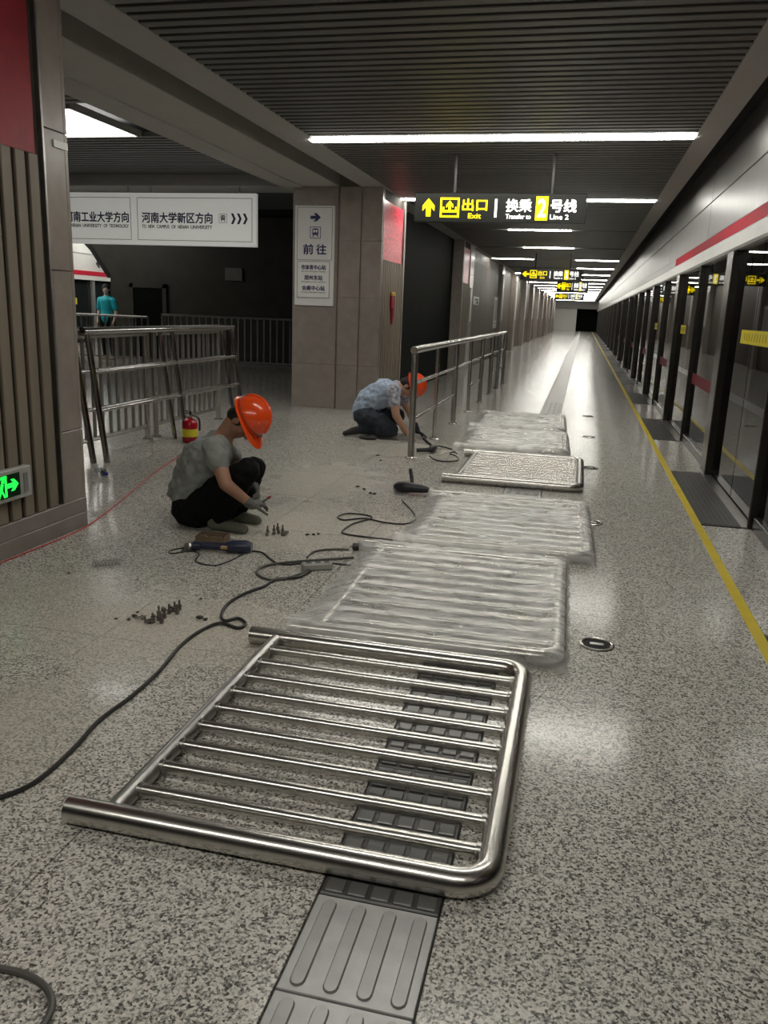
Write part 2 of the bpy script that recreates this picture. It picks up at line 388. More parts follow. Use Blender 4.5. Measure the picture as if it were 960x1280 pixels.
# ================================================================== CEILING
ceil = struct(MB().box(-2.75, .84, -8, 90, 3.14, 3.3).build('ceiling', DARKV))
slat_me = MB().add([(x, y, z) for x in (-2.73, .82) for (y, z) in ((-.040, .045), (-.040, .004), (-.036, 0), (.036, 0), (.040, .004), (.040, .045))],
    [(0, 1, 2, 3, 4, 5), (11, 10, 9, 8, 7, 6)]+[(i, i+6, (i+1) % 6+6, (i+1) % 6) for i in range(6)]).mesh('ceiling_slat', SLAT)
ROWS = [8.27+4.22*k for k in range(-3, 19)]
def near_row(y): return any(abs(y-r) < .10 for r in ROWS)
yy = 3.30; cnt = 0
while cnt < 296:
    if not near_row(yy): put('ceiling_slat', slat_me, ceil, (0, yy, 3.0)); cnt += 1
    yy += .1255
rest = MB(); q = yy
while q < 89:
    if not near_row(q): rest.box(-2.73, .82, q-.04, q+.04, 3.0, 3.045)
    q += .1255
q = 3.30-.1255
while q > -8:
    if not near_row(q): rest.box(-2.73, .82, q-.04, q+.04, 3.0, 3.045)
    q -= .1255
o = rest.build('ceiling_slat_rest', SLAT, ceil); o['kind'] = 'stuff'
struct(MB().bbox(.82, 1.045, -8, 90, 3.0, 3.3, .006).build('trim_2', SOFFIT), 'grey soffit edge beside the platform doors')
struct(MB().bbox(-3.07, -2.73, -8, 90, 3.0, 3.3, .006).build('trim_3', SOFFIT), 'grey soffit edge along the columns')
struct(MB().box(1.045, 1.32, -8, 90, 3.22, 3.3).build('ceiling_recess', DARKV))
struct(MB().box(-3.37, -3.07, -8, 90, 3.20, 3.3).build('ceiling_channel', DARKV))
tag(MB().tube([(-3.16, -8, 3.10), (-3.16, 90, 3.10)], .035, 10).build('ceiling_pipe', mat('dark_pipe', (.05, .05, .06), .2, .6), smooth=True), 'dark glossy pipe running in the ceiling channel above the columns', 'pipe')
struct(MB().bbox(-3.90, -3.37, -8, 90, 3.0, 3.3, .006).bbox(-4.21, -3.905, -8, 90, 2.985, 3.3, .006).build('ceiling_beam', SOFFIT2))
# concourse ceiling with the same slats
cc = struct(MB().box(-20, -4.21, -8, 40, 3.46, 3.6).build('ceiling_concourse', DARKV))
cslat = MB().bbox(-16, -4.22, -.045, .045, 0, .05, .005).mesh('ceiling_slat', SLAT)
q = 6.4
while q < 16.5:
    if not (8.0 < q < 9.55): put('ceiling_slat', cslat, cc, (0, q, 3.3))
    q += .15
o = MB()
q = -7.8
while q < 6.3: o.box(-16, -4.22, q-.045, q+.045, 3.3, 3.35); q += .15
o = o.build('ceiling_slat_rest', SLAT, cc); o['kind'] = 'stuff'
struct(MB().bbox(-16, -4.21, 12.22, 12.9, 3.13, 3.46, .01).build('ceiling_crossbeam', SOFFIT))

# lamps
tube_me = MB().bbox(0, 1.195, -.055, .055, -.012, .045, .004).mesh('tube', TUBE)
tray_me = MB().box(-.01, 1.205, -.083, .083, .046, .12).mesh('tray', SOFFIT)
ON = {0: '111', 1: '111', 2: '010', 3: '010', 4: '101', 5: '001', -1: '011', -2: '111', -3: '000'}
names = {0: 'first', 1: 'second', 2: 'third', 3: 'fourth', 4: 'fifth', 5: 'sixth'}
for k in range(-3, 19):
    y = 8.27+4.22*k; pat = ON.get(k, '111')
    for i in range(3):
        if pat[i] == '0': continue
        if k >= 0:
            lab = '%s strip lamp in the %s lit ceiling row from the bare railing' % (['column side', 'middle', 'screen door side'][i], ORD[k+1]); grp = None
        elif k < 0: lab = 'lit white strip lamp in the ceiling rows above the near tactile tiles'; grp = 'near ceiling strip lamps'
        else: lab = 'lit white strip lamp in the far ceiling rows down the platform'; grp = 'far ceiling strip lamps'
        l = thing('strip_lamp', lab, 'lamp', (-2.78+1.2*i, y, 3.0), grp)
        put('tube', tube_me, l, (0, 0, 0)); put('tray', tray_me, l, (0, 0, 0))
l = thing('panel_lamp', 'bright square ceiling panel lamp over the fenced concourse', 'lamp', (-6.2, 8.8, 3.3))
MB().bbox(-.85, .85, -.68, .68, 0, .05, .005).build('diffuser', PANELL, l, False).matrix_parent_inverse = Matrix.Identity(4)
fr = MB()
for p in ((-.89, -.85, -.72, .72), (.85, .89, -.72, .72), (-.85, .85, -.72, -.68), (-.85, .85, .68, .72)): fr.box(*p, -.01, .06)
o = fr.build('frame', SOFFIT, l); o.matrix_parent_inverse = Matrix.Identity(4)
for (lx, ly) in [(-12.9, 16.8)]+[(-15.4, 18.0+3*q_) for q_ in range(5)]:  # unseen lamps added to brighten the opposite platform and the turquoise person
    l = thing('strip_lamp', 'unseen strip lamp added over the opposite platform', 'lamp', (lx, ly, 3.335), 'added strip lamps over the opposite platform')
    b = put('tube', tube_me, l, (0, 0, 0)); c = put('tray', tray_me, l, (0, 0, 0)); l.scale = (2, 1, 1)

# ================================================================== PLATFORM SCREEN DOORS
wr = struct(MB().box(1.32, 1.42, -8, 90, 2.03, 3.22).build('wall_right', DARKV))
y = -6.98; idx = 0
while y < 88:
    y2 = y+4.3
    MB().bbox(1.27, 1.32, y+.004, y2-.004, 2.705, 3.21, .003).build('upper_fascia_panel', FASC, wr)
    MB().bbox(1.27, 1.32, y+.004, y2-.004, 2.30, 2.695, .003).build('lower_fascia_panel', FASC, wr)
    y = y2
MB().bbox(1.262, 1.32, -8, 13.4, 2.19, 2.295, .002).build('red_line_stripe', REDS, wr)
MB().bbox(1.262, 1.32, 13.4, 88, 2.19, 2.295, .002).build('grey_line_stripe', FASC, wr)
MB().bbox(1.235, 1.32, -8, 88, 2.03, 2.185, .02).build('header_rail', RAILW, wr)
for k, yp in enumerate(POSTS):
    far = yp > 34
    lab = '%s glass screen door bay counted from the wide yellow sticker' % ORD[k-1] if k > 2 else 'glass screen door bay before the one with the wide yellow sticker'
    if 3 < yp < 9: lab = 'dark framed glass screen doors beside the wrapped panels with a wide yellow sticker'
    elif 9 < yp < 13: lab = 'second dark framed glass screen door bay with a small yellow sticker'
    t = thing('screen_door', lab, 'screen door', (1.30, yp, 0), None if k > 1 else 'glass screen doors before the wide sticker')
    MB().bbox(1.235, 1.37, yp-.02, yp+.30, 0, 2.03, .01).build('post', PSDP, t)
    MB().bbox(1.25, 1.37, yp-2.085, yp-2.055, 0, 2.03, .008).build('mullion', PSDP, t)
    MB().bbox(1.27, 1.36, yp+.30, yp+2.17, 0, .10, .006).build('kick_rail', PSDP, t)
    for (a, b2, nm) in ((-2.05, -1.06, 'door_leaf'), (-1.04, -.02, 'door_leaf'), (.30, 2.185, 'fixed_pane')):
        g = MB().box(1.300, 1.310, yp+a, yp+b2, .02, 2.03).build(nm, GLASS, t)
        if nm == 'door_leaf': MB().box(1.315, 1.335, yp+a, yp+a+.05, .02, 2.03).box(1.315, 1.335, yp+b2-.05, yp+b2, .02, 2.03).build('door_stile', PSDP, g)
        else: MB().box(1.2972, 1.2992, yp+a, yp+b2, .70, .82).build('safety_band', MAROON, g)
    if 3 < yp < 20:
        wv = .30 if yp < 9 else .14; scx = 1.15 if yp < 9 else .62
        st = MB().box(1.2985, 1.2998, yp-scx-wv*2, yp-scx+wv*2, 1.24, 1.35).build('warning_sticker', YELST, t)
        pb = MB()
        for i in range(10): pb.box(1.2975, 1.2984, yp-scx-wv*1.7+i*wv*.345, yp-scx-wv*1.7+i*wv*.345+.022, 1.265, 1.325)
        pb.build('sticker_print', mat('sticker_print', (.32, .25, .01), .5), st)
struct(MB().box(4.0, 4.2, -8, 90, -1.6, 4).build('wall_tunnel', TUN))
struct(MB().box(1.42, 4.2, -8, 90, 3.6, 3.8).build('ceiling_tunnel', TUN))
struct(MB().box(-20, 4.2, -8.3, -8, -1.6, 4).build('wall_back', BROWNW))
# far end
struct(MB().box(-3.2, -.75, 88, 88.3, 0, 3.3).build('wall_far', WHITEW))
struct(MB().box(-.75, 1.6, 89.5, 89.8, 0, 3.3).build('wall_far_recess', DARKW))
struct(MB().box(-3.2, 1.3, 87.6, 88, 2.25, 3.0).build('trim_4', SOFFIT), 'pale header over the far end of the platform')

# ================================================================== COLUMNS
def column(ya, yb, sa, sb, label, first=False, second=False, xo=-2.96):
    t = thing('column', label, 'column', (-3.5, (ya+yb)/2, 0))
    core = MB().box(-4.02, xo-.04, ya+.03, yb-.03, 0, 3.2).build('core', STONE2, t)
    # platform-side stone borders, two courses each
    for (a, b2) in ((ya+.031, sa), (sb, yb-.031)):
        if b2-a < .02: continue
        for (z0, z1) in ((.19, .62), (.625, 1.55), (1.555, 2.30), (2.305, 3.0)): MB().bbox(xo-.04, xo, a, b2, z0, z1, .003).build('stone_panel', STONE, t)
    for (z0, z1) in ((0, .095), (.098, .188)): MB().bbox(xo-.04, xo+.004, ya, yb, z0, z1, .003).build('plinth_course', STONE2, t)
    # end faces
    for (f0, f1) in ((-4.03, -3.385), (-3.36, -3.06), (-3.04, xo)) if xo > -2.9 else ((-4.03, -3.385), (-3.36, xo)):
        for (z0, z1) in ((0, .62), (.623, 1.55), (1.553, 2.30), (2.303, 3.0)):
            MB().bbox(f0, f1, ya, ya+.03, z0, z1, .003).build('stone_panel', STONE, t)
            MB().bbox(f0, f1, yb-.03, yb, z0, z1, .003).build('stone_panel', STONE, t)
    MB().box(xo-.04, xo-.025, sa, sb, .19, 3.0).build('slat_backing', WOODD, t)
    for (a) in (sa, sb-.018): MB().bbox(xo-.04, xo+.006, a, a+.018, .19, 3.0, .003).build('metal_trim', STEELD, t)
    zt = 2.15 if first else 2.08
    y = sa+.03
    while y+.078 < sb-.015:
        MB().bbox(xo-.025, xo-.002, y, y+.078, .19, zt, .004).build('wood_slat', WOOD, t); y += .112
    MB().bbox(xo-.025, xo-.012, sa+.05, sb-.06, zt, 2.86 if not first else 3.0, .003).build('red_poster', REDP if second else RED, t)
    return t
column(1.2, 4.46, 1.5, 4.24, 'brown slatted stone column with red board and green exit sign beside the concourse', first=True)
MB().bbox(-2.957, -2.952, 4.32, 4.45, 2.215, 2.255, .001).build('white_strip', WHITE, bpy.data.objects['column'])  # narrow white strip on the far stone border
column(11.27, 12.80, 11.33, 12.70, 'stone column with white station list board and bright red poster', second=True, xo=-2.76)
column(19.1, 21.0, 19.2, 20.3, 'third stone column past the dark stair wall with red poster', second=True, xo=-2.76)
# walls between the further columns
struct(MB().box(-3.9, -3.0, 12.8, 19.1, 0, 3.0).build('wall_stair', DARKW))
struct(MB().box(-3.9, -2.88, 21.0, 28.4, 0, 3.0).build('wall_left', BROWNW))
for k in range(6):
    MB().bbox(-2.88, -2.86, 21.02+k*1.23, 21.02+(k+1)*1.23-.008, .12, 2.7, .004).build('stone_panel', BROWNW, bpy.data.objects['wall_left'])
for k in range(10):
    ya = 28.4+5.8*k
    t = tag(MB().bbox(-3.9, -2.76, ya, ya+.8, 0, 3.0, .02).build('wall_pier', STONE), '%s pale edged stone pier beyond the brown panelled wall' % ORD[k+1], 'pier')
    MB().bbox(-2.76, -2.74, ya+.1, ya+.6, 1.2, 2.7, .005).build('pale_board', WHITE2, t)
struct(MB().box(-3.9, -2.95, 29.2, 88, 0, 3.0).build('wall_left_far', BROWNW))
# notices on the brown wall
def notice(name, label, cat, x, ya, yb, z0, z1, m, cut=0):
    t = thing(name, label, cat, (x, (ya+yb)/2, z0)); MB().bbox(x-.015, x, ya, yb, z0, z1, .004).build('board', m, t); return t
t = notice('wall_notice', 'small white plate with dark arrow on the brown wall', 'sign', -2.845, 21.9, 23.1, 1.62, 1.84, WHITE2)
MB().box(-2.845, -2.842, 22.2, 22.9, 1.74, 1.78).box(-2.845, -2.842, 22.5, 22.9, 1.66, 1.72).build('print', BLACKP, t)
t = notice('wall_poster', 'tall white printed poster past the end of the handrail', 'poster', -2.845, 27.2, 28.2, .95, 1.95, WHITE)
MB().box(-2.845, -2.842, 27.3, 28.1, 1.10, 1.13).box(-2.845, -2.842, 27.3, 28.1, 1.2, 1.85).build('print', mat('faint_print', (.5, .48, .46), .6), t)
t = notice('wall_notice', 'narrow white board at the edge of the third column', 'sign', -2.74, 20.5, 20.8, 1.2, 2.0, WHITE)

# small red ornament on the second column
t = thing('wall_tassel', 'small red hanging ornament with gold top on the slatted column', 'ornament', (-2.74, 11.98, 1.3))
MB().bbox(-2.757, -2.73, 11.89, 12.07, 1.42, 1.62, .02).build('red_box', RED, t)
MB().bbox(-2.757, -2.725, 11.89, 12.10, 1.60, 1.66, .01).build('gold_top', mat('gold', (.6, .38, .05), .35, .6), t)
MB().tube([(-2.74, 11.97, 1.42), (-2.74, 11.97, 1.30), (-2.74, 11.97, 1.20)], [.03, .022, .012], 8).build('tassel', RED, t)

# ================================================================== CONCOURSE BEHIND
# stair enclosure (dark) with sloping underside on its left
bl = struct(MB().prism([(-11.6, 0), (-6.0, 0), (-6.0, 3.4), (-12.9, 3.4), (-12.05, 2.62), (-11.6, 2.0)], 'y', 19.0, 23.0).build('wall_stair_enclosure', DARKW2))
MB().prism([(-12.98, 3.4), (-12.9, 3.4), (-12.05, 2.62), (-11.6, 2.0), (-11.6, 1.93), (-11.66, 1.93), (-12.12, 2.58)], 'y', 18.97, 19.0).build('edge_strip', BLACK, bl)
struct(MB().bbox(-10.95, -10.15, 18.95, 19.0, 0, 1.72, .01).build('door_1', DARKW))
MB().box(-11.05, -10.95, 18.92, 19.0, 0, 1.82).box(-10.15, -10.05, 18.92, 19.0, 0, 1.82).box(-11.05, -10.05, 18.92, 19.0, 1.72, 1.82).build('door_frame', DARKW2, bpy.data.objects['door_1'])
t = thing('wall_sign', 'small dim pale sign hanging on the dark stair wall', 'sign', (-8.3, 18.95, 1.95))
MB().bbox(-8.5, -8.05, 18.95, 18.99, 1.95, 2.25, .01).build('plate', mat('dim_plate', (.16, .16, .14), .5), t)
# opposite platform doors
wo = struct(MB().box(-16.2, -15.8, 8, 40, 2.0, 3.4).build('wall_opposite', WHITE2))
MB().box(-15.8, -15.76, 8, 40, 2.14, 2.28).build('red_line_stripe', REDS, wo)
MB().box(-15.8, -15.76, 8, 40, 2.0, 2.13).build('header_rail', WHITE, wo)
MB().box(-15.8, -15.78, 8, 40, 2.80, 2.83).build('seam', STEELD, wo)
T = Matrix.Translation((-15.79, 25.2, 2.54))@Matrix.Rotation(PI/2, 4, 'Z')
plate(xform(ARROW, 0, 0, .36, PI), T, BLACKP, wo, 'arrow', .01)
struct(MB().box(-16.2, -15.9, 8, 40, 0, 2.0).build('wall_opposite_glass', mat('opposite_glass', (.02, .025, .025), .1)))
for k in range(10):
    MB().bbox(-15.9, -15.8, 16+2.2*k, 16.14+2.2*k, 0, 2.0, .01).build('mullion', ALU, wo)
MB().box(-15.9, -15.88, 22.4, 24.0, 1.22, 1.42).build('warning_sticker', YELST, wo)

# vertical-bar fences
def fence(pa, pb, label, n, h=1.08, r=.017, group=None, post_every=None):
    pa, pb = Vector(pa), Vector(pb); t = thing('barrier_fence', label, 'fence', pa, group)
    u = (pb-pa)/n
    MB().tube([pa+Vector((0, 0, h)), pb+Vector((0, 0, h))], .026, 10).build('top_rail', STEELD, t, True)
    MB().tube([pa+Vector((0, 0, .14)), pb+Vector((0, 0, .14))], .022, 8).build('bottom_rail', STEELD, t, True)
    me = MB().tube([(0, 0, .14), (0, 0, h)], r, 8).mesh('vertical_bar', STEELD, True)
    for i in range(1, n):
        put('vertical_bar', me, t, u*i)
    for e in (pa, pb):
        MB().tube([e, e+Vector((0, 0, h+.02))], .030, 10).lathe([(.055, 0), (.055, .012)], e, 12).build('post', STEEL, t, True)
    return t
fence((-4.32, 5.75, 0), (-4.32, 7.66, 0), 'steel bar fence bay nearest the slatted column behind the leaning frames', 14)
fence((-4.32, 7.84, 0), (-4.32, 9.40, 0), 'steel bar fence bay behind the red extinguisher', 12)
fence((-9.3, 17.3, 0), (-6.0, 17.5, 0), 'far steel bar fence in front of the dark stair wall', 22, h=1.12)
fence((-13.5, 17.0, 0), (-9.6, 17.2, 0), 'far steel bar fence by the person in turquoise', 26, h=1.05)

# leaning railing frames
def lean_frame(xb, xt, ya, yb, label, h=1.13):
    t = thing('leaning_guardrail', label, 'guardrail', (xb, ya, 0))
    def P(y, z): return Vector((xb+(xt-xb)*z/h, y, z))
    ym = (ya+yb)/2
    for y in (ya, ym, yb): MB().tube([P(y, .0), P(y, h)], .028 if y != ym else .023, 12).build('post', CHROME, t, True)
    MB().tube([P(ya-.06, h), P(yb+.03, h)], .031, 14).build('top_rail', CHROME, t, True)
    for z in (.455, .785):
        for (a, b2) in ((ya, ym), (ym, yb)): MB().tube([P(a, z), P(b2, z)], .019, 10).build('cross_rail', CHROME, t, True)
    MB().lathe([(.037, 0), (.040, .004), (.030, .012)], P(ya-.075, h), 14, (0, 1, 0)).build('end_cap', CHROME, t, True)
    return t
lean_frame(-3.985, -4.125, 6.35, 9.38, 'front steel railing frame leaning on the bar fence')
lean_frame(-4.075, -4.225, 6.28, 9.30, 'rear steel railing frame leaning between the front frame and the fence')

# ================================================================== SIGNS
def metro_icon(cx, cz, s, T, m, parent):
    b = []
    b += ring_rect(cx-s/2, cx+s/2, cz-s/2, cz+s/2, s*.05)
    b.append([(cx-.28*s, cz-.2*s), (cx+.28*s, cz-.2*s), (cx+.28*s, cz+.28*s), (cx+.18*s, cz+.36*s), (cx-.18*s, cz+.36*s), (cx-.28*s, cz+.28*s)])
    b.append([(cx-.30*s, cz-.36*s), (cx-.2*s, cz-.36*s), (cx-.1*s, cz-.22*s), (cx-.2*s, cz-.22*s)])
    b.append([(cx+.2*s, cz-.36*s), (cx+.30*s, cz-.36*s), (cx+.2*s, cz-.22*s), (cx+.1*s, cz-.22*s)])
    o = shapes(b, T, m, parent, 'metro_icon', .002)
    shapes([[(cx-.2*s, cz+.02*s), (cx-.03*s, cz+.02*s), (cx-.03*s, cz+.24*s), (cx-.2*s, cz+.24*s)], [(cx+.03*s, cz+.02*s), (cx+.2*s, cz+.02*s), (cx+.2*s, cz+.24*s), (cx+.03*s, cz+.24*s)]], T@Matrix.Translation((0, -.002, 0)), WHITE, o, 'icon_window', .001)

def hanging_sign(y, xa, xb, z0, z1, label, arrow):
    t = thing('hanging_sign', label, 'sign', ((xa+xb)/2, y, z0))
    W, Hh = xb-xa, z1-z0
    MB().bbox(xa, xb, y, y+.09, z0, z1, .006).build('sign_box', SIGNB, t)
    for fx in (.235, .80): MB().tube([(xa+W*fx, y+.045, z1), (xa+W*fx, y+.045, 3.06)], .018, 8).build('hanger_rod', BLACK, t, True)
    T = Matrix.Translation((xa, y-.001, z0))
    px = lambda u: W*u
    ah = Hh*.62
    plate(xform(ARROW, px(.085), Hh*.5, Hh*.62, {'up': PI/2, 'left': PI}[arrow]), T, SY, t, 'arrow')
    # exit pictogram
    c0, c1 = px(.155), px(.27); q0, q1 = Hh*.16, Hh*.84
    o = shapes(ring_rect(c0, c1, q0, q1, Hh*.07)+[[(c0+.03, q0+.05), (c1-.03, q0+.05), (c1-.03, q0+.075), (c0+.03, q0+.075)], [(c0+.03, q0+.05), (c0+.045, q0+.05), (c0+.045, q1-.09), (c0+.03, q1-.09)], [(c1-.045, q0+.05), (c1-.03, q0+.05), (c1-.03, q1-.09), (c1-.045, q1-.09)]], T, SY, t, 'exit_pictogram')
    plate(xform(ARROW, (c0+c1)/2, Hh*.56, Hh*.36, PI/2), T, SY, o, 'pictogram_arrow')
    text('出口', Hh*.40, T@Matrix.Translation((px(.288), 0, Hh*.40)), SY, t, 'lettering', px(.145), bold=.028)
    text('Exit', Hh*.17, T@Matrix.Translation((px(.325), 0, Hh*.14)), SY, t, 'lettering', px(.075), bold=.028)
    plate([(px(.478), Hh*.18), (px(.492), Hh*.18), (px(.492), Hh*.80), (px(.478), Hh*.80)], T, SW, t, 'divider')
    text('换乘', Hh*.42, T@Matrix.Translation((px(.545), 0, Hh*.38)), SW, t, 'lettering', px(.145), bold=.028)
    text('Transfer to', Hh*.16, T@Matrix.Translation((px(.545), 0, Hh*.14)), SW, t, 'lettering', px(.145), bold=.028)
    o = plate([(px(.715), Hh*.10), (px(.785), Hh*.10), (px(.785), Hh*.90), (px(.715), Hh*.90)], T, SY, t, 'line_badge')
    text('2', Hh*.58, T@Matrix.Translation((px(.728), -.002, Hh*.22)), SW, o, 'numeral', px(.045), bold=.028)
    text('号线', Hh*.42, T@Matrix.Translation((px(.80), 0, Hh*.38)), SW, t, 'lettering', px(.145), bold=.028)
    text('Line 2', Hh*.16, T@Matrix.Translation((px(.80), 0, Hh*.14)), SW, t, 'lettering', px(.105), bold=.028)
    return t
pa, pb = at_y(519, 240, 8.98), at_y(731, 280, 8.98)
hanging_sign(8.98, pa.x, pb.x, 2.325, 2.615, 'black hanging exit sign with upward yellow arrow above the handrail', 'up')
hanging_sign(22.8, -1.75, -.15, 2.32, 2.62, 'black hanging exit sign with left yellow arrow farther down the platform', 'left')
hanging_sign(31.0, -1.05, .05, 2.28, 2.66, 'small black hanging exit sign behind the left arrow sign', 'left')
hanging_sign(45.0, -1.6, -.1, 2.28, 2.60, 'farthest black hanging exit sign near the end of the platform', 'left')

# white direction sign over the concourse
YS = 12.26
a, b2, c2, d2 = at_y(93, 240, YS), at_y(320, 242, YS), at_y(320, 310, YS), at_y(93, 303, YS)
zt, zb = (a.z+b2.z)/2, (c2.z+d2.z)/2; xr = b2.x; mx = at_y(168, 270, YS).x; pw = xr-mx; xl = mx-pw
LIT = mat('lit_sign_face', (.80, .80, .75), .4, emit=.30, var=.03)
t = thing('direction_sign', 'white hanging sign with navy campus directions over the concourse', 'sign', ((xl+xr)/2, YS, zb))
MB().bbox(xl, xr, YS, YS+.08, zb, zt, .006).build('sign_box', LIT, t)
for fx in (xl+.35, mx-.12, mx+.28, xr-.28): MB().tube([(fx, YS+.04, zt), (fx, YS+.04, 3.14)], .016, 8).build('hanger_rod', ALU, t, True)
for i, (p0, s1, s2) in enumerate(((xl, '河南工业大学方向', 'TO HENAN UNIVERSITY OF TECHNOLOGY'), (mx, '河南大学新区方向', 'TO NEW CAMPUS OF HENAN UNIVERSITY'))):
    Hh = zt-zb
    T = Matrix.Translation((p0, YS-.001, zb))
    shapes(ring_rect(.05, pw-.06, Hh*.09, Hh*.91, .009), T, mat('panel_line', (.30, .30, .27), .5), t, 'panel_line')
    x0 = .13 if i else pw*.40
    tw = pw*.585 if i else pw*.55
    text(s1, Hh*.20, T@Matrix.Translation((x0, 0, Hh*.43)), NAVY, t, 'lettering', tw, bold=.028)
    ct = 0
    for wd in s2.split():
        text(wd, Hh*.065, T@Matrix.Translation((x0+tw*ct/len(s2), 0, Hh*.325)), BLACKP, t, 'lettering', tw*(len(wd)-.1)/len(s2), bold=.028); ct += len(wd)+1
    if i:
        metro_icon(pw*.735, Hh*.53, Hh*.17, T, mat('icon_grey', (.30, .30, .38), .5), t)
        for k in range(3):
            cx_ = pw*(.80+.048*k); z_ = Hh*.525; s_ = Hh*.10
            plate([(cx_, z_+s_), (cx_+s_*.5, z_+s_), (cx_+s_*1.0, z_), (cx_+s_*.5, z_-s_), (cx_, z_-s_), (cx_+s_*.5, z_)], T, NAVY, t, 'chevron')
# board on the second column
YB = 11.27
a, c2 = at_y(370, 257, YB), at_y(417, 383, YB)
t = thing('station_board', 'white board with navy arrow and station names on stone column', 'sign', ((a.x+c2.x)/2, YB, c2.z))
MB().bbox(a.x, c2.x, YB-.03, YB-.001, c2.z, a.z, .004).build('board', WHITE2, t)
Wb, Hb = c2.x-a.x, a.z-c2.z
T = Matrix.Translation((a.x, YB-.031, c2.z))
shapes(ring_rect(.03, Wb-.03, Hb*.46, Hb*.985, .008), T, mat('panel_line', (.30, .30, .27), .5), t, 'panel_line')
plate(xform(ARROW, Wb*.52, Hb*.885, Wb*.26), T, NAVY, t, 'arrow')
metro_icon(Wb*.52, Hb*.735, Wb*.27, T, mat('icon_navy', (.05, .045, .16), .5), t)
text('前', Hb*.10, T@Matrix.Translation((Wb*.22, 0, Hb*.52)), NAVY, t, 'lettering', Wb*.25, bold=.028); text('往', Hb*.10, T@Matrix.Translation((Wb*.55, 0, Hb*.52)), NAVY, t, 'lettering', Wb*.25, bold=.028)
o = MB().bbox(a.x+Wb*.07, a.x+Wb*.90, YB-.038, YB-.031, c2.z+Hb*.08, c2.z+Hb*.45, .002).build('name_plate', WHITE, t)
T2 = Matrix.Translation((a.x, YB-.039, c2.z))
shapes(ring_rect(Wb*.07, Wb*.90, Hb*.08, Hb*.45, .007), T2, mat('panel_line', (.30, .30, .27), .5), o, 'plate_line')
for k, (s1, s2, w1) in enumerate((('市体育中心站', 'Shi Tiyu Zhongxin Station', .62), ('郑州东站', 'Zhengzhou East Station', .46), ('会展中心站', 'Huizhan Zhongxin Station', .58))):
    zc = Hb*(.365-.105*k)
    text(s1, Hb*.048, T2@Matrix.Translation((Wb*(.49-w1/2), 0, zc)), NAVY, o, 'lettering', Wb*w1, bold=.028)
    text(s2, Hb*.014, T2@Matrix.Translation((Wb*.18, 0, zc-Hb*.026)), BLACKP, o, 'lettering', Wb*.62)
# emergency exit sign low on the first column
t = thing('exit_sign', 'green lit running man exit sign low on the slatted column', 'sign', (-2.93, 3.6, .33))
ya, yb, z0, z1 = 3.36, 3.885, .325, .495
MB().bbox(-2.962, -2.915, ya, yb, z0, z1, .004).build('sign_frame', mat('pale_frame', (.50, .50, .47), .4, .3), t)
MB().box(-2.915, -2.9135, ya+.03, yb-.10, z0+.022, z1-.022).build('sign_face', mat('sign_dark_green', (.004, .03, .008), .3), t)
T = Matrix.Translation((-2.913, ya, z0))@Matrix.Rotation(PI/2, 4, 'Z')
plate(xform(ARROW, .365, .088, .09, 0), T, SG, t, 'arrow')
man = [[(.235, .03), (.25, .03), (.25, .145), (.235, .145)], [(.30, .03), (.315, .03), (.315, .145), (.30, .145)], [(.235, .13), (.315, .13), (.315, .145), (.235, .145)],
       xform([(-.2, -.5), (.2, -.5), (.2, .5), (-.2, .5)], .272, .083, .05, -.35), xform([(-.12, -.5), (.12, -.5), (.12, .5), (-.12, .5)], .285, .05, .045, .5), xform([(-.12, -.5), (.12, -.5), (.12, .5), (-.12, .5)], .258, .048, .045, -.5),
       xform([(-.1, -.5), (.1, -.5), (.1, .5), (-.1, .5)], .255, .09, .045, .9), xform([(math.cos(k*PI/4)*.5, math.sin(k*PI/4)*.5) for k in range(8)], .285, .118, .022)]
shapes(man, T, SG, t, 'running_man')
shapes([[(.455, .03), (.49, .03), (.49, .135), (.455, .135)]], T, mat('frame_print', (.22, .22, .21), .5), t, 'frame_print')

# ================================================================== HANDRAIL ALREADY STANDING
PY_ = [7.74, 9.05, 10.46, 11.87, 13.30, 14.74, 16.0, 17.2]; HX = -1.53
t = thing('standing_handrail', 'upright steel handrail with round posts behind the kneeling worker', 'handrail', (HX, PY_[0], 0))
for i, y in enumerate(PY_):
    thick = i not in (1, 3)
    MB().tube([(HX, y, 0), (HX, y, 1.03)], .032 if thick else .022, 12).build('post', STEELD if thick else STEEL, t, True)
    MB().lathe([(.062, 0), (.062, .006), (.045, .012), (.040, .018)], (HX, y, 0), 16).build('base_flange', STEEL, t, True)
bend = [(HX, PY_[0]-.02, 1.10)]+[(HX, y, 1.045) for y in (PY_[0]+.06, 12.0, PY_[-1])]
MB().tube([(HX, PY_[0]-.06, 1.04), (HX, PY_[0], 1.045), (HX, 12, 1.045), (HX, PY_[-1]+.03, 1.045)], .036, 14).build('top_rail', STEEL, t, True)
for i in range(len(PY_)-1):
    for z in (.725,)+((.375,) if i in (0, 1, 3, 5, 6) else ()):
        MB().tube([(HX, PY_[i], z), (HX, PY_[i+1], z)], .018, 8).build('cross_rail', STEEL, t, True)

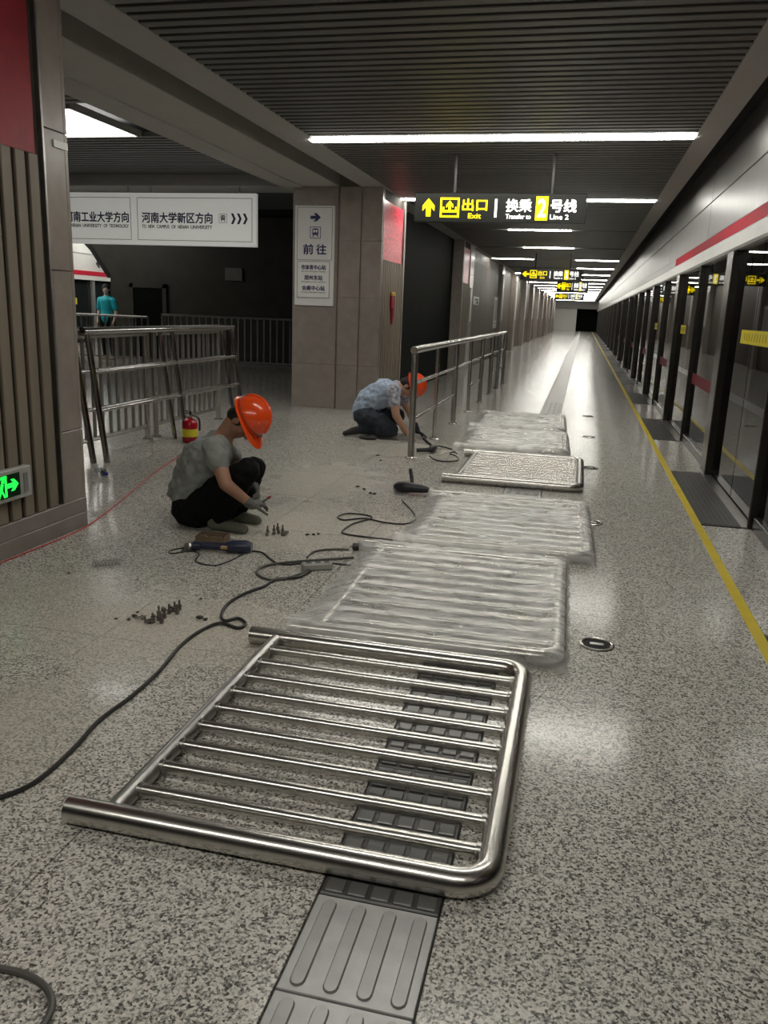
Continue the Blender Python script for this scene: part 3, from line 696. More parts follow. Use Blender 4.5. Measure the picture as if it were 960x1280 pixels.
# ================================================================== RAILING PANELS LYING ON THE FLOOR
def arc(c, r, a0, a1, z, n=6): return [(c[0]+r*math.cos(a0+(a1-a0)*k/n), c[1]+r*math.sin(a0+(a1-a0)*k/n), z) for k in range(n+1)]
def guardrail(loc, rotz, label, wrap=False, W=1.14, D=1.31, nb=9, R=.037, cat='guardrail'):
    """lies flat: local x 0..W from the open ends to the bent handrail, local y 0..D"""
    t = thing('guardrail', label, cat, (0, 0, 0)); z = R+.001; rc = .085
    path = [(0, 0, z), (W*.5, 0, z), (W-rc, 0, z)]+arc((W-rc, rc), rc, -PI/2, 0, z)[1:]+[(W, D/2, z)]+arc((W-rc, D-rc), rc, 0, PI/2, z)+[(W*.5, D, z), (0, D, z)]
    fr_ = MB().tube(path, R, 20, cap=False)
    for y in (0, D): fr_.lathe([(R, .0005), (R*.9, .001), (R*.88, .03), (.001, .031)], (-.0005, y, z), 20, (1, 0, 0))
    fr_.build('frame_pipe', STEEL, t, True)
    MB().tube([(.12, R*.7, z), (.12, D-R*.7, z)], .027, 14).build('base_rail', STEELD if not wrap else STEEL, t, True)
    bm_ = MB().tube([(.13, 0, z+.004), (W-R*.7, 0, z+.004)], .0185, 12).mesh('baluster', STEEL, True)
    bc = MB().tube([(-.006, 0, z+.004), (.006, 0, z+.004)], .0225, 12).mesh('weld_collar', STEELD, True)
    for i in range(nb):
        q = put('baluster', bm_, t, (0, D*(i+1)/(nb+1), 0))
        for cxx in (.144, W-R*1.0): put('weld_collar', bc, q, (cxx, 0, 0))
    if wrap:
        nx, ny = 46, 110; x0, x1, y0, y1 = -.02, W+.05, -.055, D+.055; vs = []; fs = []
        rnd = random.Random(sum(map(ord, label)))
        ph = [(rnd.uniform(6, 22), rnd.uniform(-14, 14), rnd.uniform(0, 6)) for _ in range(9)]
        for j in range(ny+1):
            for i in range(nx+1):
                x = x0+(x1-x0)*i/nx; y = y0+(y1-y0)*j/ny
                edge = min((x1-x)/.045, (y-y0)/.045, (y1-y)/.045, 1.0); edge = max(0, edge)
                yy_ = (y/D*(nb+1)) % 1.0
                sag = .016*math.sin(PI*yy_)**.8*min(1, max(0, (W-.03-x)/.12)) if .1 < x < W and 0 < y < D else 0
                wr_ = sum(math.sin(a_*x+b_*y+c_) for a_, b_, c_ in ph)/9
                h = (2*R+.007-sag+.006*wr_)*math.sin(edge*PI/2)**.6+.003
                if x < .12 and .05 < y < D-.05: h = max(.006, h-(.12-x)*.45)
                vs.append((x+.006*math.sin(31*y+ph[0][2])*(1 if i in (0, nx) else 0), y+.008*math.sin(23*x+ph[1][2])*(1 if j in (0, ny) else 0), h))
        for j in range(ny):
            for i in range(nx):
                a_ = j*(nx+1)+i; fs.append((a_, a_+1, a_+nx+2, a_+nx+1))
        o = MB().add(vs, fs).build('plastic_wrap', FILM, t, True)
    t.location = loc; t.rotation_euler = (0, 0, rotz)
    for ch in t.children: ch.matrix_parent_inverse = Matrix.Identity(4)
    return t
guardrail((-1.255, 1.735, 0), .0, 'bare polished steel railing panel lying over the tactile paving', D=1.30, W=1.15)
guardrail((-1.12, 3.17, 0), .015, 'plastic wrapped railing panel lying beyond the bare panel, creased film', wrap=True, D=1.33)
guardrail((-.985, 4.70, .0), .025, 'second plastic wrapped railing panel beside the black drill', wrap=True, D=1.33)
guardrail((-1.05, 6.74, 0), .0, 'steel railing panel with closely spaced bars in its steel frame', D=1.36, nb=10)
guardrail((-1.19, 8.45, 0), .03, 'plastic wrapped railing panel past the closely barred one', wrap=True, D=1.33)
guardrail((-1.26, 10.15, 0), .03, 'farthest plastic wrapped railing panel on the pale floor', wrap=True, D=1.36)

# round floor covers
ringp = [(.060, .0005), (.062, .006), (.068, .009), (.076, .006), (.078, .0005)]
def cover(y, lab):
    t = thing('floor_cover', lab, 'floor cover', (.185, y, 0), None)
    b = MB().lathe([(.058, .0004), (.058, .003)], (0, 0, 0), 28).build('dark_lid', mat('lid_black', (.008, .008, .008), .6, spec=.15), t, True); b.matrix_parent_inverse = Matrix.Identity(4)
    vs = []; fs = []; n = 28
    for (r, z) in ringp:
        for k in range(n): vs.append((r*math.cos(2*PI*k/n), r*math.sin(2*PI*k/n), z))
    m_ = len(ringp)
    for i in range(m_-1):
        for k in range(n): fs.append((i*n+k, i*n+(k+1) % n, (i+1)*n+(k+1) % n, (i+1)*n+k))
    o = MB().add(vs, fs).build('steel_ring', STEEL, t, True); o.matrix_parent_inverse = Matrix.Identity(4)
    o = MB().bbox(-.03, .03, -.012, .012, .003, .006, .002).build('lid_grip', STEELD, t); o.matrix_parent_inverse = Matrix.Identity(4)
for y, lab in ((3.49, 'round black floor cover with steel ring beside the creased wrapped panel'), (5.75, 'round floor cover beside the second wrapped panel'), (7.95, 'round floor cover beside the closely barred panel'), (10.1, 'round floor cover beside the wrapped panel past the closely barred one'), (12.3, 'round floor cover past the farthest wrapped panel')): cover(y, lab)

# ================================================================== CABLES, CORDS
def smooth_path(pts, sub=6):
    out = []; n = len(pts)
    for i in range(n-1):
        p0, p1, p2, p3 = (Vector(pts[max(0, min(n-1, j))]) for j in (i-1, i, i+1, i+2))
        for k in range(sub):
            t = k/sub; out.append(.5*((2*p1)+(p2-p0)*t+(2*p0-5*p1+4*p2-p3)*t*t+(3*p1-p0-3*p2+p3)*t**3))
    out.append(Vector(pts[-1])); return out
def cable(name, pix, r, m, label, cat='cable', lift=0):
    pts = [at_z(x, y, r) for x, y in pix]; P = smooth_path(pts)
    for i, p in enumerate(P): p.z = r+.001+lift*(i % 2)
    return tag(MB().tube(P, r, 8).build(name, m, None, True), label, cat)
cable('power_cable', [(-60, 1012), (0, 997), (45, 977), (90, 938), (125, 900), (165, 870), (200, 838), (225, 808), (250, 789), (275, 779), (297, 785), (307, 780), (298, 773), (281, 776), (277, 768), (286, 754), (306, 742), (330, 733), (346, 724), (372, 722), (388, 714)], .0075, CABLE, 'long dark power cable snaking over the dusty floor to the socket')
cable('power_cable', [(390, 711), (362, 722), (338, 725), (321, 717), (330, 708), (360, 703), (400, 700), (442, 697)], .0075, CABLEG, 'grey looped cable lying around the grey socket')
cable('plug_cable', [(384, 697), (392, 690), (410, 687), (436, 687)], .006, CABLEG, 'short grey cable ending in a black plug by the wrapped panel')
cable('grinder_cable', [(313, 689), (328, 691), (344, 703), (362, 706), (388, 703), (412, 704), (440, 707)], .005, CABLE, 'thin black cable trailing from the navy grinder')
cable('drill_cable', [(503, 626), (517, 641), (519, 650), (505, 655), (480, 653), (455, 648), (430, 650), (422, 646), (435, 642), (458, 644), (464, 648), (441, 655), (428, 664), (434, 668), (470, 673), (497, 676)], .0055, CABLE, 'black cable coiling from the black drill')
cable('drill_cable', [(537, 570), (545, 575), (560, 577), (573, 575), (570, 570), (562, 567), (568, 565), (571, 567)], .006, CABLE, 'thin black cord looping from the small drill by the handrail')
cable('drill_cable', [(545, 557), (556, 559), (566, 562)], .007, CABLE, 'short black cord beside the small drill')
cable('power_cable', [(-40, 1206), (0, 1211), (30, 1218), (52, 1230), (64, 1247), (62, 1268), (46, 1296)], .008, CABLEG, 'dark cable curling on the floor near the bar tactile tiles')
cable('coiled_cable', [(270, 683), (243, 683), (214, 688), (215, 692), (238, 689), (249, 693), (245, 702), (268, 707), (290, 700), (303, 693)], .004, CABLE, 'thin black cord looped around the navy grinder')
cable('string_line', [(-60, 728), (0, 704), (55, 682), (108, 658), (150, 627), (190, 593), (230, 566)], .004, REDC, 'red string line along the column foot to the extinguisher', 'string')

# ================================================================== TOOLS
def place(t, loc, rz):
    t.location = loc; t.rotation_euler = (0, 0, rz)
    for ch in t.children:
        ch.matrix_parent_inverse = Matrix.Identity(4)
    return t
def drill(loc, rz, label, m, s=1.0):
    t = thing('power_drill', label, 'drill')
    MB().ell((0, 0, .045*s), (.085*s, .038*s, .040*s)).build('motor_body', m, t, True)
    MB().tube([(.05*s, 0, .045*s), (.11*s, 0, .045*s), (.15*s, 0, .043*s), (.175*s, 0, .042*s)], [.034*s, .030*s, .024*s, .014*s], 14).build('gear_nose', TOOLK, t, True)
    MB().tube([(.175*s, 0, .042*s), (.205*s, 0, .040*s), (.26*s, 0, .035*s)], [.016*s, .012*s, .005*s], 10).build('chuck', STEELD, t, True)
    MB().tube([(-.05*s, .02*s, .04*s), (-.075*s, .09*s, .035*s), (-.085*s, .15*s, .028*s)], [.024*s, .020*s, .022*s], 12).build('handle', TOOLK, t, True)
    MB().tube([(.05*s, .0, .06*s), (.03*s, .06*s, .10*s), (.005*s, .11*s, .15*s)], [.012*s, .014*s, .013*s], 10).build('side_grip', TOOLK, t, True)
    MB().bbox(-.072*s, -.045*s, .045*s, .07*s, .03*s, .048*s, .003).build('trigger', SOCK, t)
    return place(t, loc, rz)
drill(at_z(506, 617), -.05, 'black power drill beside the second wrapped panel', TOOLK, 1.15)
drill(at_z(540, 566), 1.5, 'small black drill lying by the handrail foot', TOOLK, .95)
# angle grinder
t = thing('angle_grinder', 'navy angle grinder with tangled cord beside the squatting worker', 'grinder')
MB().tube([(-.17, 0, .034), (-.14, 0, .036), (-.05, 0, .036), (0, 0, .036), (.05, 0, .040), (.15, 0, .044), (.19, 0, .044)], [.022, .026, .024, .026, .042, .043, .030], 16).build('motor_body', TOOLB, t, True)
MB().tube([(-.22, 0, .030), (-.17, 0, .034)], [.030, .026], 14).build('rear_grip', TOOLB, t, True)
MB().lathe([(.032, 0), (.036, .03), (.02, .045)], (-.25, 0, .004), 16).build('gear_head', STEELD, t, True)
MB().lathe([(.055, 0), (.055, .003)], (-.25, 0, .001), 22).build('cutting_disc', CHIP, t)
MB().bbox(-.02, .03, -.045, -.02, .03, .05, .006).build('switch', BRASS, t)
place(t, at_z(281, 690), .15); t.scale = (.84, .9, .9)
# grey extension socket
t = thing('extension_socket', 'pale grey extension socket at the cable ends', 'socket')
MB().bbox(-.085, .085, -.028, .028, .001, .042, .008).build('body', SOCK, t)
for i in range(3): MB().box(-.06+i*.05, -.03+i*.05, -.014, .014, .042, .0435).build('outlet', BLACK, t)
place(t, at_z(396, 712), .5)
t = thing('black_plug', 'black plug at the corner of the creased wrapped panel', 'plug')
MB().tube([(0, 0, .024), (.05, 0, .026), (.07, 0, .022)], [.022, .024, .012], 12).build('plug_body', BLACK, t, True)
MB().box(-.02, .0, -.012, -.008, .02, .026).box(-.02, .0, .008, .012, .02, .026).build('pins', STEEL, t)
place(t, at_z(441, 688), .1)
# cardboard tray under the worker's shoes
t = thing('parts_tray', 'low brown tray holding shiny metal parts before the squatting worker', 'tray')
tb = MB().box(-.09, .09, -.055, .055, 0, .006)
for q in ((-.09, .09, -.055, -.05), (-.09, .09, .05, .055), (-.09, -.085, -.05, .05), (.085, .09, -.05, .05)): tb.box(*q, .006, .045)
tb.build('tray_body', CARD, t)
place(t, at_z(266, 677), .1)
p0 = at_z(266, 675)
for i in range(6):
    q = Vector((p0.x-.06+.024*i, p0.y+random.uniform(-.025, .025), .018))
    tag(MB().lathe([(.006, -.01), (.006, .012), (.010, .012), (.010, .020)], q, 6, (random.uniform(-1, 1), random.uniform(-1, 1), .3)).build('loose_bolt', STEEL), 'shiny loose bolt lying in the low brown tray', 'bolt', 'bolts in the brown tray')
# expansion bolts
bolt_me = MB().lathe([(r_*.72, z_*.74) for r_, z_ in ((.013, 0), (.013, .012), (.011, .014), (.011, .020), (.0165, .020), (.0165, .030), (.0075, .031), (.0075, .062), (.005, .066))], (0, 0, 0), 8).mesh('expansion_bolt', BOLT)
washer_me = MB().lathe([(.022, 0), (.022, .004)], seg=12).mesh('washer', BOLT)
def bolts(px, py, n, rx, ry, grp, lab, lie):
    c = at_z(px, py)
    for i in range(n):
        p = Vector((c.x+rx*math.cos(i*2.4)*math.sqrt((i+.5)/n), c.y+ry*math.sin(i*2.4)*math.sqrt((i+.5)/n), 0))
        if i % 3 == lie:
            o = put('expansion_bolt', bolt_me, None, (p.x, p.y, .0119)); o.rotation_euler = (PI/2, 0, random.uniform(0, 6)); tag(o, lab.replace('standing', 'lying').replace('upright', 'fallen'), 'bolt', grp+' fallen')
        else: tag(put('expansion_bolt', bolt_me, None, p), lab, 'bolt', grp)
bolts(345, 667, 9, .075, .09, 'bolts by the squatting worker', 'dark upright expansion bolt standing before the squatting worker', 2)
bolts(195, 775, 8, .06, .06, 'bolts in the nearer dust patch', 'dark upright expansion bolt standing in the dust left of the cable loop', 1)
bolts(215, 764, 6, .05, .05, 'bolts in the nearer dust patch beside', 'dark upright expansion bolt standing in the dust nearest the cable loop', 1)
def chip(px, py, s, lab, grp):
    p = at_z(px, py); b = MB().ell((p.x, p.y, s*.35), (s, s*.7, s*.36), Matrix.Rotation(random.uniform(0, 3), 3, 'Z'), 7, 5)
    b.v = [(x+random.uniform(-.2, .2)*s, y+random.uniform(-.2, .2)*s, max(.0005, z)) for x, y, z in b.v]
    tag(b.build('rubble_chip', CHIP), lab, 'rubble', grp)
for (x, y, s) in ((145, 774, .010), (161, 775, .012), (168, 771, .016), (172, 766, .010), (250, 773, .020), (257, 775, .014), (251, 749, .009), (172, 725, .006), (86, 717, .009), (430, 738, .008)):
    chip(x, y, s, 'small dark rubble chip on the dusty floor around the cable loop', 'rubble around the cable loop')
for (x, y, s) in ((447, 609, .02), (455, 612, .02), (463, 617, .02), (468, 618, .02), (472, 570, .02), (476, 576, .018), (384, 669, .016), (392, 669, .016), (398, 668, .014)):
    chip(x, y, s, 'small dark rubble chip on the floor between the two workers', 'rubble between the workers')
# flat dark tool bag by the kneeling worker
t = thing('tool_pouch', 'flat dark tool pouch on the floor by the kneeling worker', 'pouch')
MB().ell((0, 0, .02), (.11, .06, .022)).build('pouch_body', SHOEB, t, True); MB().tube([(-.09, 0, .03), (0, 0, .045), (.09, 0, .03)], .008, 8).build('strap', CABLE, t, True)
place(t, at_z(460, 549), .0)
# coil spring
p0, p1 = at_z(116, 709), at_z(152, 705); L_ = p1-p0
pts = []
for k in range(12*9):
    a = 2*PI*k/12; f = k/(12*9); pts.append(p0+L_*f+Vector((0, math.cos(a)*.017, .0185+math.sin(a)*.017)))
tag(MB().tube(pts, .0022, 5).build('coil_spring', STEELD, None, True), 'loose steel coil spring lying on the floor by the slatted column', 'spring')
# bottle by the frame foot
t = thing('plastic_bottle', 'clear plastic bottle with blue cap by the leaning frame foot', 'bottle')
MB().lathe([(.028, 0), (.031, .01), (.031, .12), (.024, .15), (.012, .17), (.012, .18)], (0, 0, .032), 16, (-.8, .6, 0)).build('bottle_body', BOTL, t, True)
MB().lathe([(.014, .178), (.014, .198)], (0, 0, .032), 14, (-.8, .6, 0)).build('cap', BLUEC, t)
place(t, at_z(122, 592), PI)
# fire extinguisher
t = thing('fire_extinguisher', 'red fire extinguisher with black handle beside the bar fence', 'extinguisher')
MB().lathe([(.070, 0), (.080, .012), (.080, .30), (.070, .345), (.040, .375), (.026, .385), (.026, .40)], (0, 0, 0), 24).build('cylinder', EXTR, t, True)
MB().lathe([(.022, .40), (.024, .43), (.012, .44)], (0, 0, 0), 12).build('valve', STEELD, t, True)
MB().bbox(-.012, .012, -.03, .09, .445, .46, .004).bbox(-.012, .012, -.01, .09, .475, .492, .004).bbox(-.012, .012, -.03, -.01, .43, .49, .004).build('handle', BLACK, t)
MB().tube(smooth_path([(.02, 0, .42), (.07, -.03, .40), (.098, -.03, .33), (.096, -.03, .18)]), .010, 8).build('hose', BLACK, t, True)
MB().lathe([(.0805, .10), (.0805, .22)], (0, 0, 0), 24).build('label_band', YELST, t, True)
place(t, (-3.84, 7.66, 0), .9); t.scale = (.98, .98, .66)

# ================================================================== PEOPLE
def remesh(b, name, m, parent, voxel=.008, smooth=4, fold=0.0):
    me = b.mesh(name+'_src', m); o = bpy.data.objects.new('tmp', me); COL.objects.link(o)
    r = o.modifiers.new('r', 'REMESH'); r.mode = 'VOXEL'; r.voxel_size = voxel; r.use_smooth_shade = True
    if fold:
        tx = bpy.data.textures.new('fold', 'CLOUDS'); tx.noise_scale = .055; tx.noise_depth = 1
        d = o.modifiers.new('d', 'DISPLACE'); d.texture = tx; d.texture_coords = 'GLOBAL'; d.strength = fold; d.mid_level = .5
    s = o.modifiers.new('s', 'SMOOTH'); s.factor = .5; s.iterations = smooth
    dg = bpy.context.evaluated_depsgraph_get(); me2 = bpy.data.meshes.new_from_object(o.evaluated_get(dg)); me2.name = name
    bpy.data.objects.remove(o); bpy.data.meshes.remove(me)
    if not me2.materials: me2.materials.append(m)
    me2.polygons.foreach_set('use_smooth', [True]*len(me2.polygons))
    return put(name, me2, parent)
def chain(b, pts):
    for (p, r), (q, s) in zip(pts, pts[1:]): b.cone(p, r, q, s)
def frame(fwd, up):
    f = Vector(fwd).normalized(); u = Vector(up); u = (u-f*u.dot(f)).normalized(); s = u.cross(f)   # s = left
    return Matrix((f, s, u)).transposed()
def head(b, c, R, s=1.0):            # local x forward, y left, z up
    P = lambda x, y, z: c+R@Vector((x, y, z))*s
    b.ell(P(-.008, 0, .025), (.098*s, .077*s, .098*s), R)
    b.ell(P(.018, 0, -.045), (.072*s, .060*s, .075*s), R)
    b.ell(P(.055, 0, -.095), (.028*s, .030*s, .022*s), R)            # chin
    b.cone(P(.088, 0, .012), .010*s, P(.106, 0, -.028), .0145*s)     # nose
    b.ell(P(.082, 0, -.062), (.012*s, .024*s, .010*s), R)            # lips
    for sg in (1, -1):
        b.ell(P(.078, .032*sg, .022), (.014*s, .022*s, .008*s), R)   # brow
        b.ell(P(.060, .042*sg, -.022), (.020*s, .020*s, .022*s), R)  # cheek
        b.ell(P(-.008, .080*sg, -.012), (.018*s, .009*s, .032*s), R) # ear
def eyes(c, R, parent, s=1.0):
    b = MB()
    for sg in (1, -1): b.ell(c+R@Vector((.080, .031*sg, .002))*s, (.010*s, .014*s, .007*s), R, 10, 8)
    return b.build('eyes', mat('eye_dark', (.02, .016, .013), .2), parent, True)
def hand(b, wrist, fwd, palm, left, curl=.5, s=1.0):
    """five fingers; fwd = wrist to knuckles, palm = direction the palm faces"""
    f = Vector(fwd).normalized(); p = Vector(palm); p = (p-f*p.dot(f)).normalized(); side = f.cross(p)*(1 if left else -1)   # towards the thumb
    W = Vector(wrist)
    for k in (-1.2, -.4, .4, 1.2):
        b.cone(W+side*.014*k*s, .015*s, W+f*.078*s+side*.0185*k*s, .0125*s, 10)
    lens = {1.4: .070, .48: .080, -.45: .074, -1.35: .058}
    for k, Ln in lens.items():
        q = W+f*.080*s+side*.0195*k*s; d = f.copy(); r = .0092*s
        for j, fr_ in enumerate((.45, .31, .24)):
            a = curl*(.55+.45*j); d = (d*math.cos(a)+p*math.sin(a)).normalized(); pp = (p*math.cos(a)-f*math.sin(a))
            e = q+d*Ln*fr_*s; b.cone(q, r, e, r*.9, 8); q = e; r *= .9
    q = W+f*.022*s+side*.024*s; d = (f*.62+side*.72+p*.28).normalized()
    for Ln, r in ((.042, .0125), (.032, .0105), (.026, .0095)):
        e = q+d*Ln*s; b.cone(q, r*s, e, r*.92*s, 8); q = e; d = (d+f*.35+p*.35*curl-side*.2).normalized()
def helmet(c, R, parent, band=True):
    """c = centre of the rim plane, local x forward (peak), z up"""
    t = MB(); seg = 28; rings = 9; vs = []; fs = []
    for i in range(rings+1):
        t_ = PI/2*i/rings
        for k in range(seg):
            a = 2*PI*k/seg; rx, ry = .136, .112
            ridge = 1+.03*math.exp(-(math.sin(a)/.22)**2)*math.sin(t_)
            x = rx*math.cos(t_)*math.cos(a); y = ry*math.cos(t_)*math.sin(a); z = .150*math.sin(t_)**1.0*ridge
            vs.append(c+R@Vector((x, y, z)))
    for i in range(rings):
        for k in range(seg): fs.append((i*seg+k, i*seg+(k+1) % seg, (i+1)*seg+(k+1) % seg, (i+1)*seg+k))
    t.add(vs, fs)
    sh = t.build('helmet', ORANGE, parent, True)
    md = sh.modifiers.new('th', 'SOLIDIFY'); md.thickness = .004
    # rim and peak
    vs = []; fs = []
    for k in range(seg):
        a = 2*PI*k/seg; pk = .055*max(0, math.cos(a))**1.5
        for (e, z) in ((-.003, .012), (-.002, .002), (.014+pk, -.006-.25*pk), (.014+pk, -.010-.25*pk), (-.003, -.004)):
            vs.append(c+R@Vector(((.136+e)*math.cos(a), (.112+e*.9)*math.sin(a), z)))
    for k in range(seg):
        for j in range(5): fs.append((k*5+j, ((k+1) % seg)*5+j, ((k+1) % seg)*5+(j+1) % 5, k*5+(j+1) % 5))
    MB().add(vs, fs).build('helmet_rim', ORANGE, sh, True)
    rb = MB(); pts = [c+R@Vector((.138*math.cos(a), 0, .153*math.sin(a))) for a in [PI*(.12+.76*k/12) for k in range(13)]]
    rb.tube(pts, .009, 8).build('helmet_ridge', ORANGE, sh, True)
    vs = [c+R@Vector((.1375*math.cos(a), .1135*math.sin(a), .020)) for a in [2*PI*k/24 for k in range(25)]]
    MB().tube(vs, .004, 6).build('helmet_band', ORANGED, sh, True)
    return sh

# ---- squatting worker in grey
def P1(x, y, Y): return at_y(x, y, Y)
t = thing('person', 'squatting worker in orange helmet, grey t-shirt and black trousers', 'person', (-2.15, 4.7, 0))
pel = P1(244, 630, 4.76); belly = P1(250, 603, 4.76); chest = P1(262, 572, 4.76); nb_ = P1(277, 550, 4.76)
hf = Vector((.455, -.10, -.86)); hu = Vector((.86, 0, .46)); R1 = frame(hf, hu)
rimc = P1(311, 522, 4.76); hc = rimc-R1@Vector((.0, 0, .045))
rs, ls = P1(268, 561, 4.58), P1(277, 557, 4.94)
re, le = P1(282, 605, 4.50), P1(308, 592, 5.00)
rw_, lw_ = P1(313, 630, 4.58), P1(319, 610, 4.84)
rk, lk = P1(310, 588, 4.62), P1(318, 585, 4.90)
rhip, lhip = P1(247, 632, 4.66), P1(250, 630, 4.86)
ra, la = P1(276, 648, 4.64), P1(294, 644, 4.88)
body = MB()
chain(body, [(pel, .115), (belly, .115), (chest, .125), (nb_, .075)])
chain(body, [(nb_, .062), (hc+R1@Vector((-.035, 0, -.03)), .055)])
body.cone(rs+Vector((.01, .03, 0)), .06, ls-Vector((0, .03, 0)), .06)
chain(body, [(rs, .055), (re, .042), (rw_, .029)]); chain(body, [(ls, .055), (le, .042), (lw_, .029)])
chain(body, [(rhip, .085), (rk, .055), (ra, .040)]); chain(body, [(lhip, .085), (lk, .055), (la, .040)])
head(body, hc, R1)
remesh(body, 'body', SKIN, t, .008, 3)
eyes(hc, R1, t)
hb = MB(); hb.ell(hc+R1@Vector((-.022, 0, .022)), (.096, .085, .095), R1); hb.ell(hc+R1@Vector((-.055, 0, -.025)), (.052, .070, .055), R1)
remesh(hb, 'hair', HAIR, t, .008, 2)
helmet(rimc, R1, t)
sh = MB()
chain(sh, [(pel+Vector((-.012, 0, .035)), .142), (belly+Vector((-.005, 0, .01)), .142), (chest, .146), (nb_+Vector((-.02, 0, -.01)), .082)])
sh.cone(P1(226, 612, 4.76), .085, P1(246, 570, 4.76), .10)
sh.cone(rs+Vector((.0, .04, 0)), .078, ls-Vector((0, .04, 0)), .078)
for (s_, e_) in ((rs, re), (ls, le)): sh.cone(s_, .076, s_.lerp(e_, .40), .068)
remesh(sh, 'shirt', GREYT, t, .009, 3, .034)
tr = MB()
tr.ell(pel+Vector((0, 0, -.02)), (.145, .185, .13)); 
for (h_, k_, a_) in ((rhip, rk, ra), (lhip, lk, la)): chain(tr, [(h_+Vector((0, 0, -.03)), .112), (h_.lerp(k_, .5), .098), (k_, .076), (a_.lerp(k_, .25), .062), (a_+Vector((.0, 0, .02)), .058)])
remesh(tr, 'trousers', BLACKT, t, .010, 3, .025)
for (a_, nm) in ((ra, 0), (la, 1)):
    so = MB(); g = Vector((a_.x, a_.y, 0))
    so.cone(g+Vector((-.05, 0, .042)), .040, g+Vector((.07, -.01, .038)), .036); so.cone(g+Vector((.07, -.01, .038)), .038, g+Vector((.165, -.02, .030)), .030); so.cone(g+Vector((-.03, 0, .05)), .042, g+Vector((-.005, 0, .10)), .045)
    so.v = [(x, y, max(z, .002)) for x, y, z in so.v]
    remesh(so, 'shoe', SHOE, t, .008, 2)
gl = MB(); hand(gl, rw_, P1(325, 628, 4.64)-rw_+Vector((0, 0, -.005)), Vector((.1, .6, -.6)), False, .75); chain(gl, [(rw_-(rw_-re).normalized()*-.01, .030), (rw_.lerp(re, .12), .034)])
remesh(gl, 'glove', GLOVE, t, .0045, 1)
gl = MB(); hand(gl, lw_, P1(325, 623, 4.74)-lw_, Vector((-.2, -.8, -.3)), True, .65); chain(gl, [(lw_, .030), (lw_.lerp(le, .30), .036)])
remesh(gl, 'glove', GLOVE, t, .0045, 1)
# spanner held in the gloves
hp = P1(326, 629, 4.66)
w_ = thing('spanner', 'small dark spanner held in the squatting worker\'s gloves', 'tool', hp)
MB().tube([P1(318, 636, 4.67), hp, P1(336, 622, 4.66)], [.008, .009, .007], 8).build('shaft', STEELD, w_, True)
MB().lathe([(.007, -.012), (.009, 0), (.006, .018)], P1(336, 622, 4.66), 8, (.7, 0, .5)).build('tip', mat('dull_red', (.35, .08, .09), .5), w_, True)

# ---- kneeling worker in pale blue
t = thing('person', 'kneeling worker in orange helmet and pale blue shirt behind handrail post', 'person', (-2.1, 8.95, 0))
YC = 8.95
pel = P1(458, 516, YC); belly = P1(462, 503, YC); chest = P1(480, 490, YC); nb_ = P1(497, 484, YC)
hf = Vector((.25, -.05, -.95)); hu = Vector((.96, 0, .22)); R2 = frame(hf, hu)
rimc = P1(516, 482, YC); hc = rimc-R2@Vector((0, 0, .045))
rs, ls = P1(491, 489, YC-.17), P1(497, 487, YC+.17)
re, le = P1(495, 519, YC-.22), P1(512, 515, YC+.22)
rw_, lw_ = P1(508, 541, YC-.10), P1(522, 539, YC+.15)
rk = P1(489, 537, YC-.12); lk = P1(497, 520, YC+.14)
rhip, lhip = P1(459, 518, YC-.09), P1(460, 517, YC+.10)
ra = P1(452, 536, YC-.11); la = P1(478, 534, YC+.12); ra.z = max(ra.z, .07); la.z = .08; rk.z = max(.085, rk.z)
body = MB()
chain(body, [(pel, .115), (belly, .12), (chest, .125), (nb_, .07)]); chain(body, [(nb_, .06), (hc+R2@Vector((-.03, 0, -.03)), .054)])
body.cone(rs+Vector((0, .03, 0)), .06, ls-Vector((0, .03, 0)), .06)
chain(body, [(rs, .056), (re, .044), (rw_, .030)]); chain(body, [(ls, .056), (le, .044), (lw_, .030)])
chain(body, [(rhip, .085), (rk, .058), (ra, .040)]); chain(body, [(lhip, .085), (lk, .055), (la, .040)])
hand(body, rw_, P1(518, 547, YC-.10)-rw_, Vector((0, .1, -1)), False, .45)
head(body, hc, R2)
remesh(body, 'body', SKIN2, t, .008, 2)
eyes(hc, R2, t)
hb = MB(); hb.ell(hc+R2@Vector((-.022, 0, .022)), (.096, .085, .095), R2); hb.ell(hc+R2@Vector((-.055, 0, -.03)), (.055, .072, .06), R2)
remesh(hb, 'hair', HAIR, t, .009, 2); helmet(rimc, R2, t)
sh = MB()
chain(sh, [(pel+Vector((-.015, 0, .03)), .150), (belly+Vector((0, 0, .01)), .152), (chest, .150), (nb_+Vector((-.03, 0, -.01)), .085)])
sh.cone(rs+Vector((0, .04, 0)), .080, ls-Vector((0, .04, 0)), .080)
remesh(sh, 'shirt', BLUET, t, .009, 3, .038)
for (s_, e_) in ((rs, re), (ls, le)):
    sl = MB(); sl.cone(s_, .079, s_.lerp(e_, .45), .070); remesh(sl, 'plaid_sleeve', mat('plaid_sleeve', (.40, .40, .46), .85, var=.7, scale=26), t, .009, 2)
tr = MB(); tr.ell(pel+Vector((0, 0, -.02)), (.15, .19, .135))
for (h_, k_, a_) in ((rhip, rk, ra), (lhip, lk, la)): chain(tr, [(h_+Vector((0, 0, -.02)), .118), (h_.lerp(k_, .5), .105), (k_, .082), (a_.lerp(k_, .3), .066), (a_, .056)])
tr.v = [(x, y, max(z, .003)) for x, y, z in tr.v]
remesh(tr, 'trousers', NAVYT, t, .010, 3, .028)
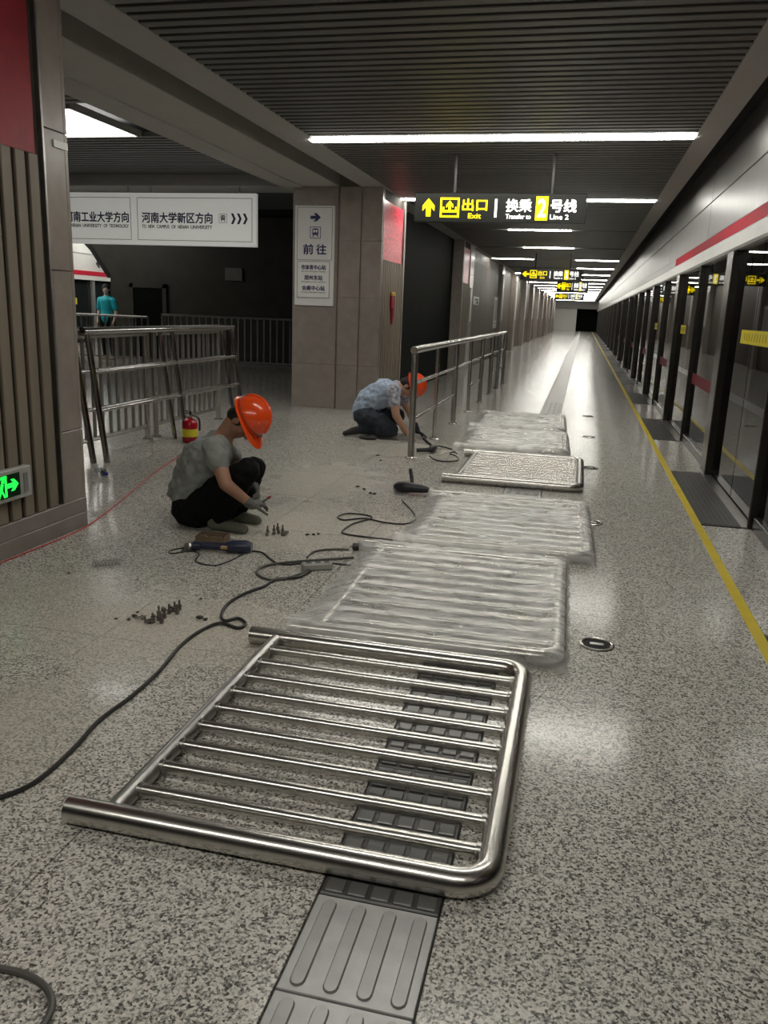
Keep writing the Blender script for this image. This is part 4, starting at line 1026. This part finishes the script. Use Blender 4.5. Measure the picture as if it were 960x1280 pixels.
for a_, d_ in ((ra, Vector((-.19, -.02, 0))), (la, Vector((.16, -.02, 0)))):
    so = MB(); g = Vector((a_.x, a_.y, 0))
    if d_.x < 0: so.cone(g+Vector((0, 0, .085)), .050, g+d_*.55+Vector((0, 0, .06)), .044); so.cone(g+d_*.55+Vector((0, 0, .06)), .042, g+d_+Vector((0, 0, .030)), .028)
    else: so.cone(g+Vector((-.06, 0, .042)), .040, g+d_+Vector((0, 0, .032)), .030); so.cone(g+Vector((-.02, 0, .05)), .042, g+Vector((0, 0, .09)), .045)
    so.v = [(x, y, max(z, .002)) for x, y, z in so.v]; remesh(so, 'shoe', SHOEB, t, .008, 2)
gl = MB(); hand(gl, lw_, P1(534, 546, YC+.15)-lw_, Vector((0, -.2, -1)), True, .4); chain(gl, [(lw_, .031), (lw_.lerp(le, .35), .038)])
remesh(gl, 'glove', GLOVEB, t, .005, 1)

# ---- distant person in turquoise on the concourse
bx, by = at_y(133, 372, 18.0).x, 18.0
t = thing('person', 'distant standing person in turquoise top behind the far fence', 'person', (bx, by, 0))
B = Vector((bx, by, 0)); R3 = frame((.3, -1, 0), (0, 0, 1))
body = MB(); chain(body, [(B+Vector((0, 0, .95)), .13), (B+Vector((0, 0, 1.15)), .12), (B+Vector((0, 0, 1.36)), .12), (B+Vector((0, 0, 1.46)), .06), (B+Vector((0, 0, 1.55)), .05)])
hands_ = []
for sg in (1, -1):
    s0 = B+Vector((.17*sg, 0, 1.40)); e0 = B+Vector((.23*sg, .02, 1.12)); w0 = B+Vector((.21*sg, -.08, .88))
    chain(body, [(B+Vector((0, 0, 1.40)), .07), (s0, .05), (e0, .04), (w0, .028)]); hand(body, w0, (0, -.15, -1), (-sg, 0, 0), sg < 0, .3)
    chain(body, [(B+Vector((.09*sg, 0, .93)), .09), (B+Vector((.10*sg, 0, .50)), .06), (B+Vector((.10*sg, .02, .09)), .042)])
    body.cone(B+Vector((.10*sg, .03, .04)), .038, B+Vector((.11*sg, -.15, .03)), .028)
head(body, B+Vector((0, 0, 1.64)), R3)
remesh(body, 'body', mat('skin_pale', (.62, .48, .40), .55), t, .011, 2)
hb = MB(); hb.ell(B+Vector((-.005, .012, 1.68)), (.092, .108, .095)); hb.ell(B+Vector((-.01, .06, 1.58)), (.085, .06, .10)); remesh(hb, 'hair', HAIR, t, .012, 2)
tp = MB(); chain(tp, [(B+Vector((0, 0, .98)), .155), (B+Vector((0, 0, 1.15)), .14), (B+Vector((0, 0, 1.36)), .145)])
for sg in (1, -1): chain(tp, [(B+Vector((0, 0, 1.40)), .08), (B+Vector((.17*sg, 0, 1.39)), .072), (B+Vector((.215*sg, .015, 1.2)), .062)])
remesh(tp, 'turquoise_top', TEAL, t, .012, 2)
tr = MB()
for sg in (1, -1): chain(tr, [(B+Vector((.06*sg, 0, .96)), .13), (B+Vector((.09*sg, 0, .90)), .11), (B+Vector((.10*sg, 0, .50)), .075), (B+Vector((.10*sg, .02, .12)), .06)])
remesh(tr, 'trousers', BLACKT, t, .013, 2)
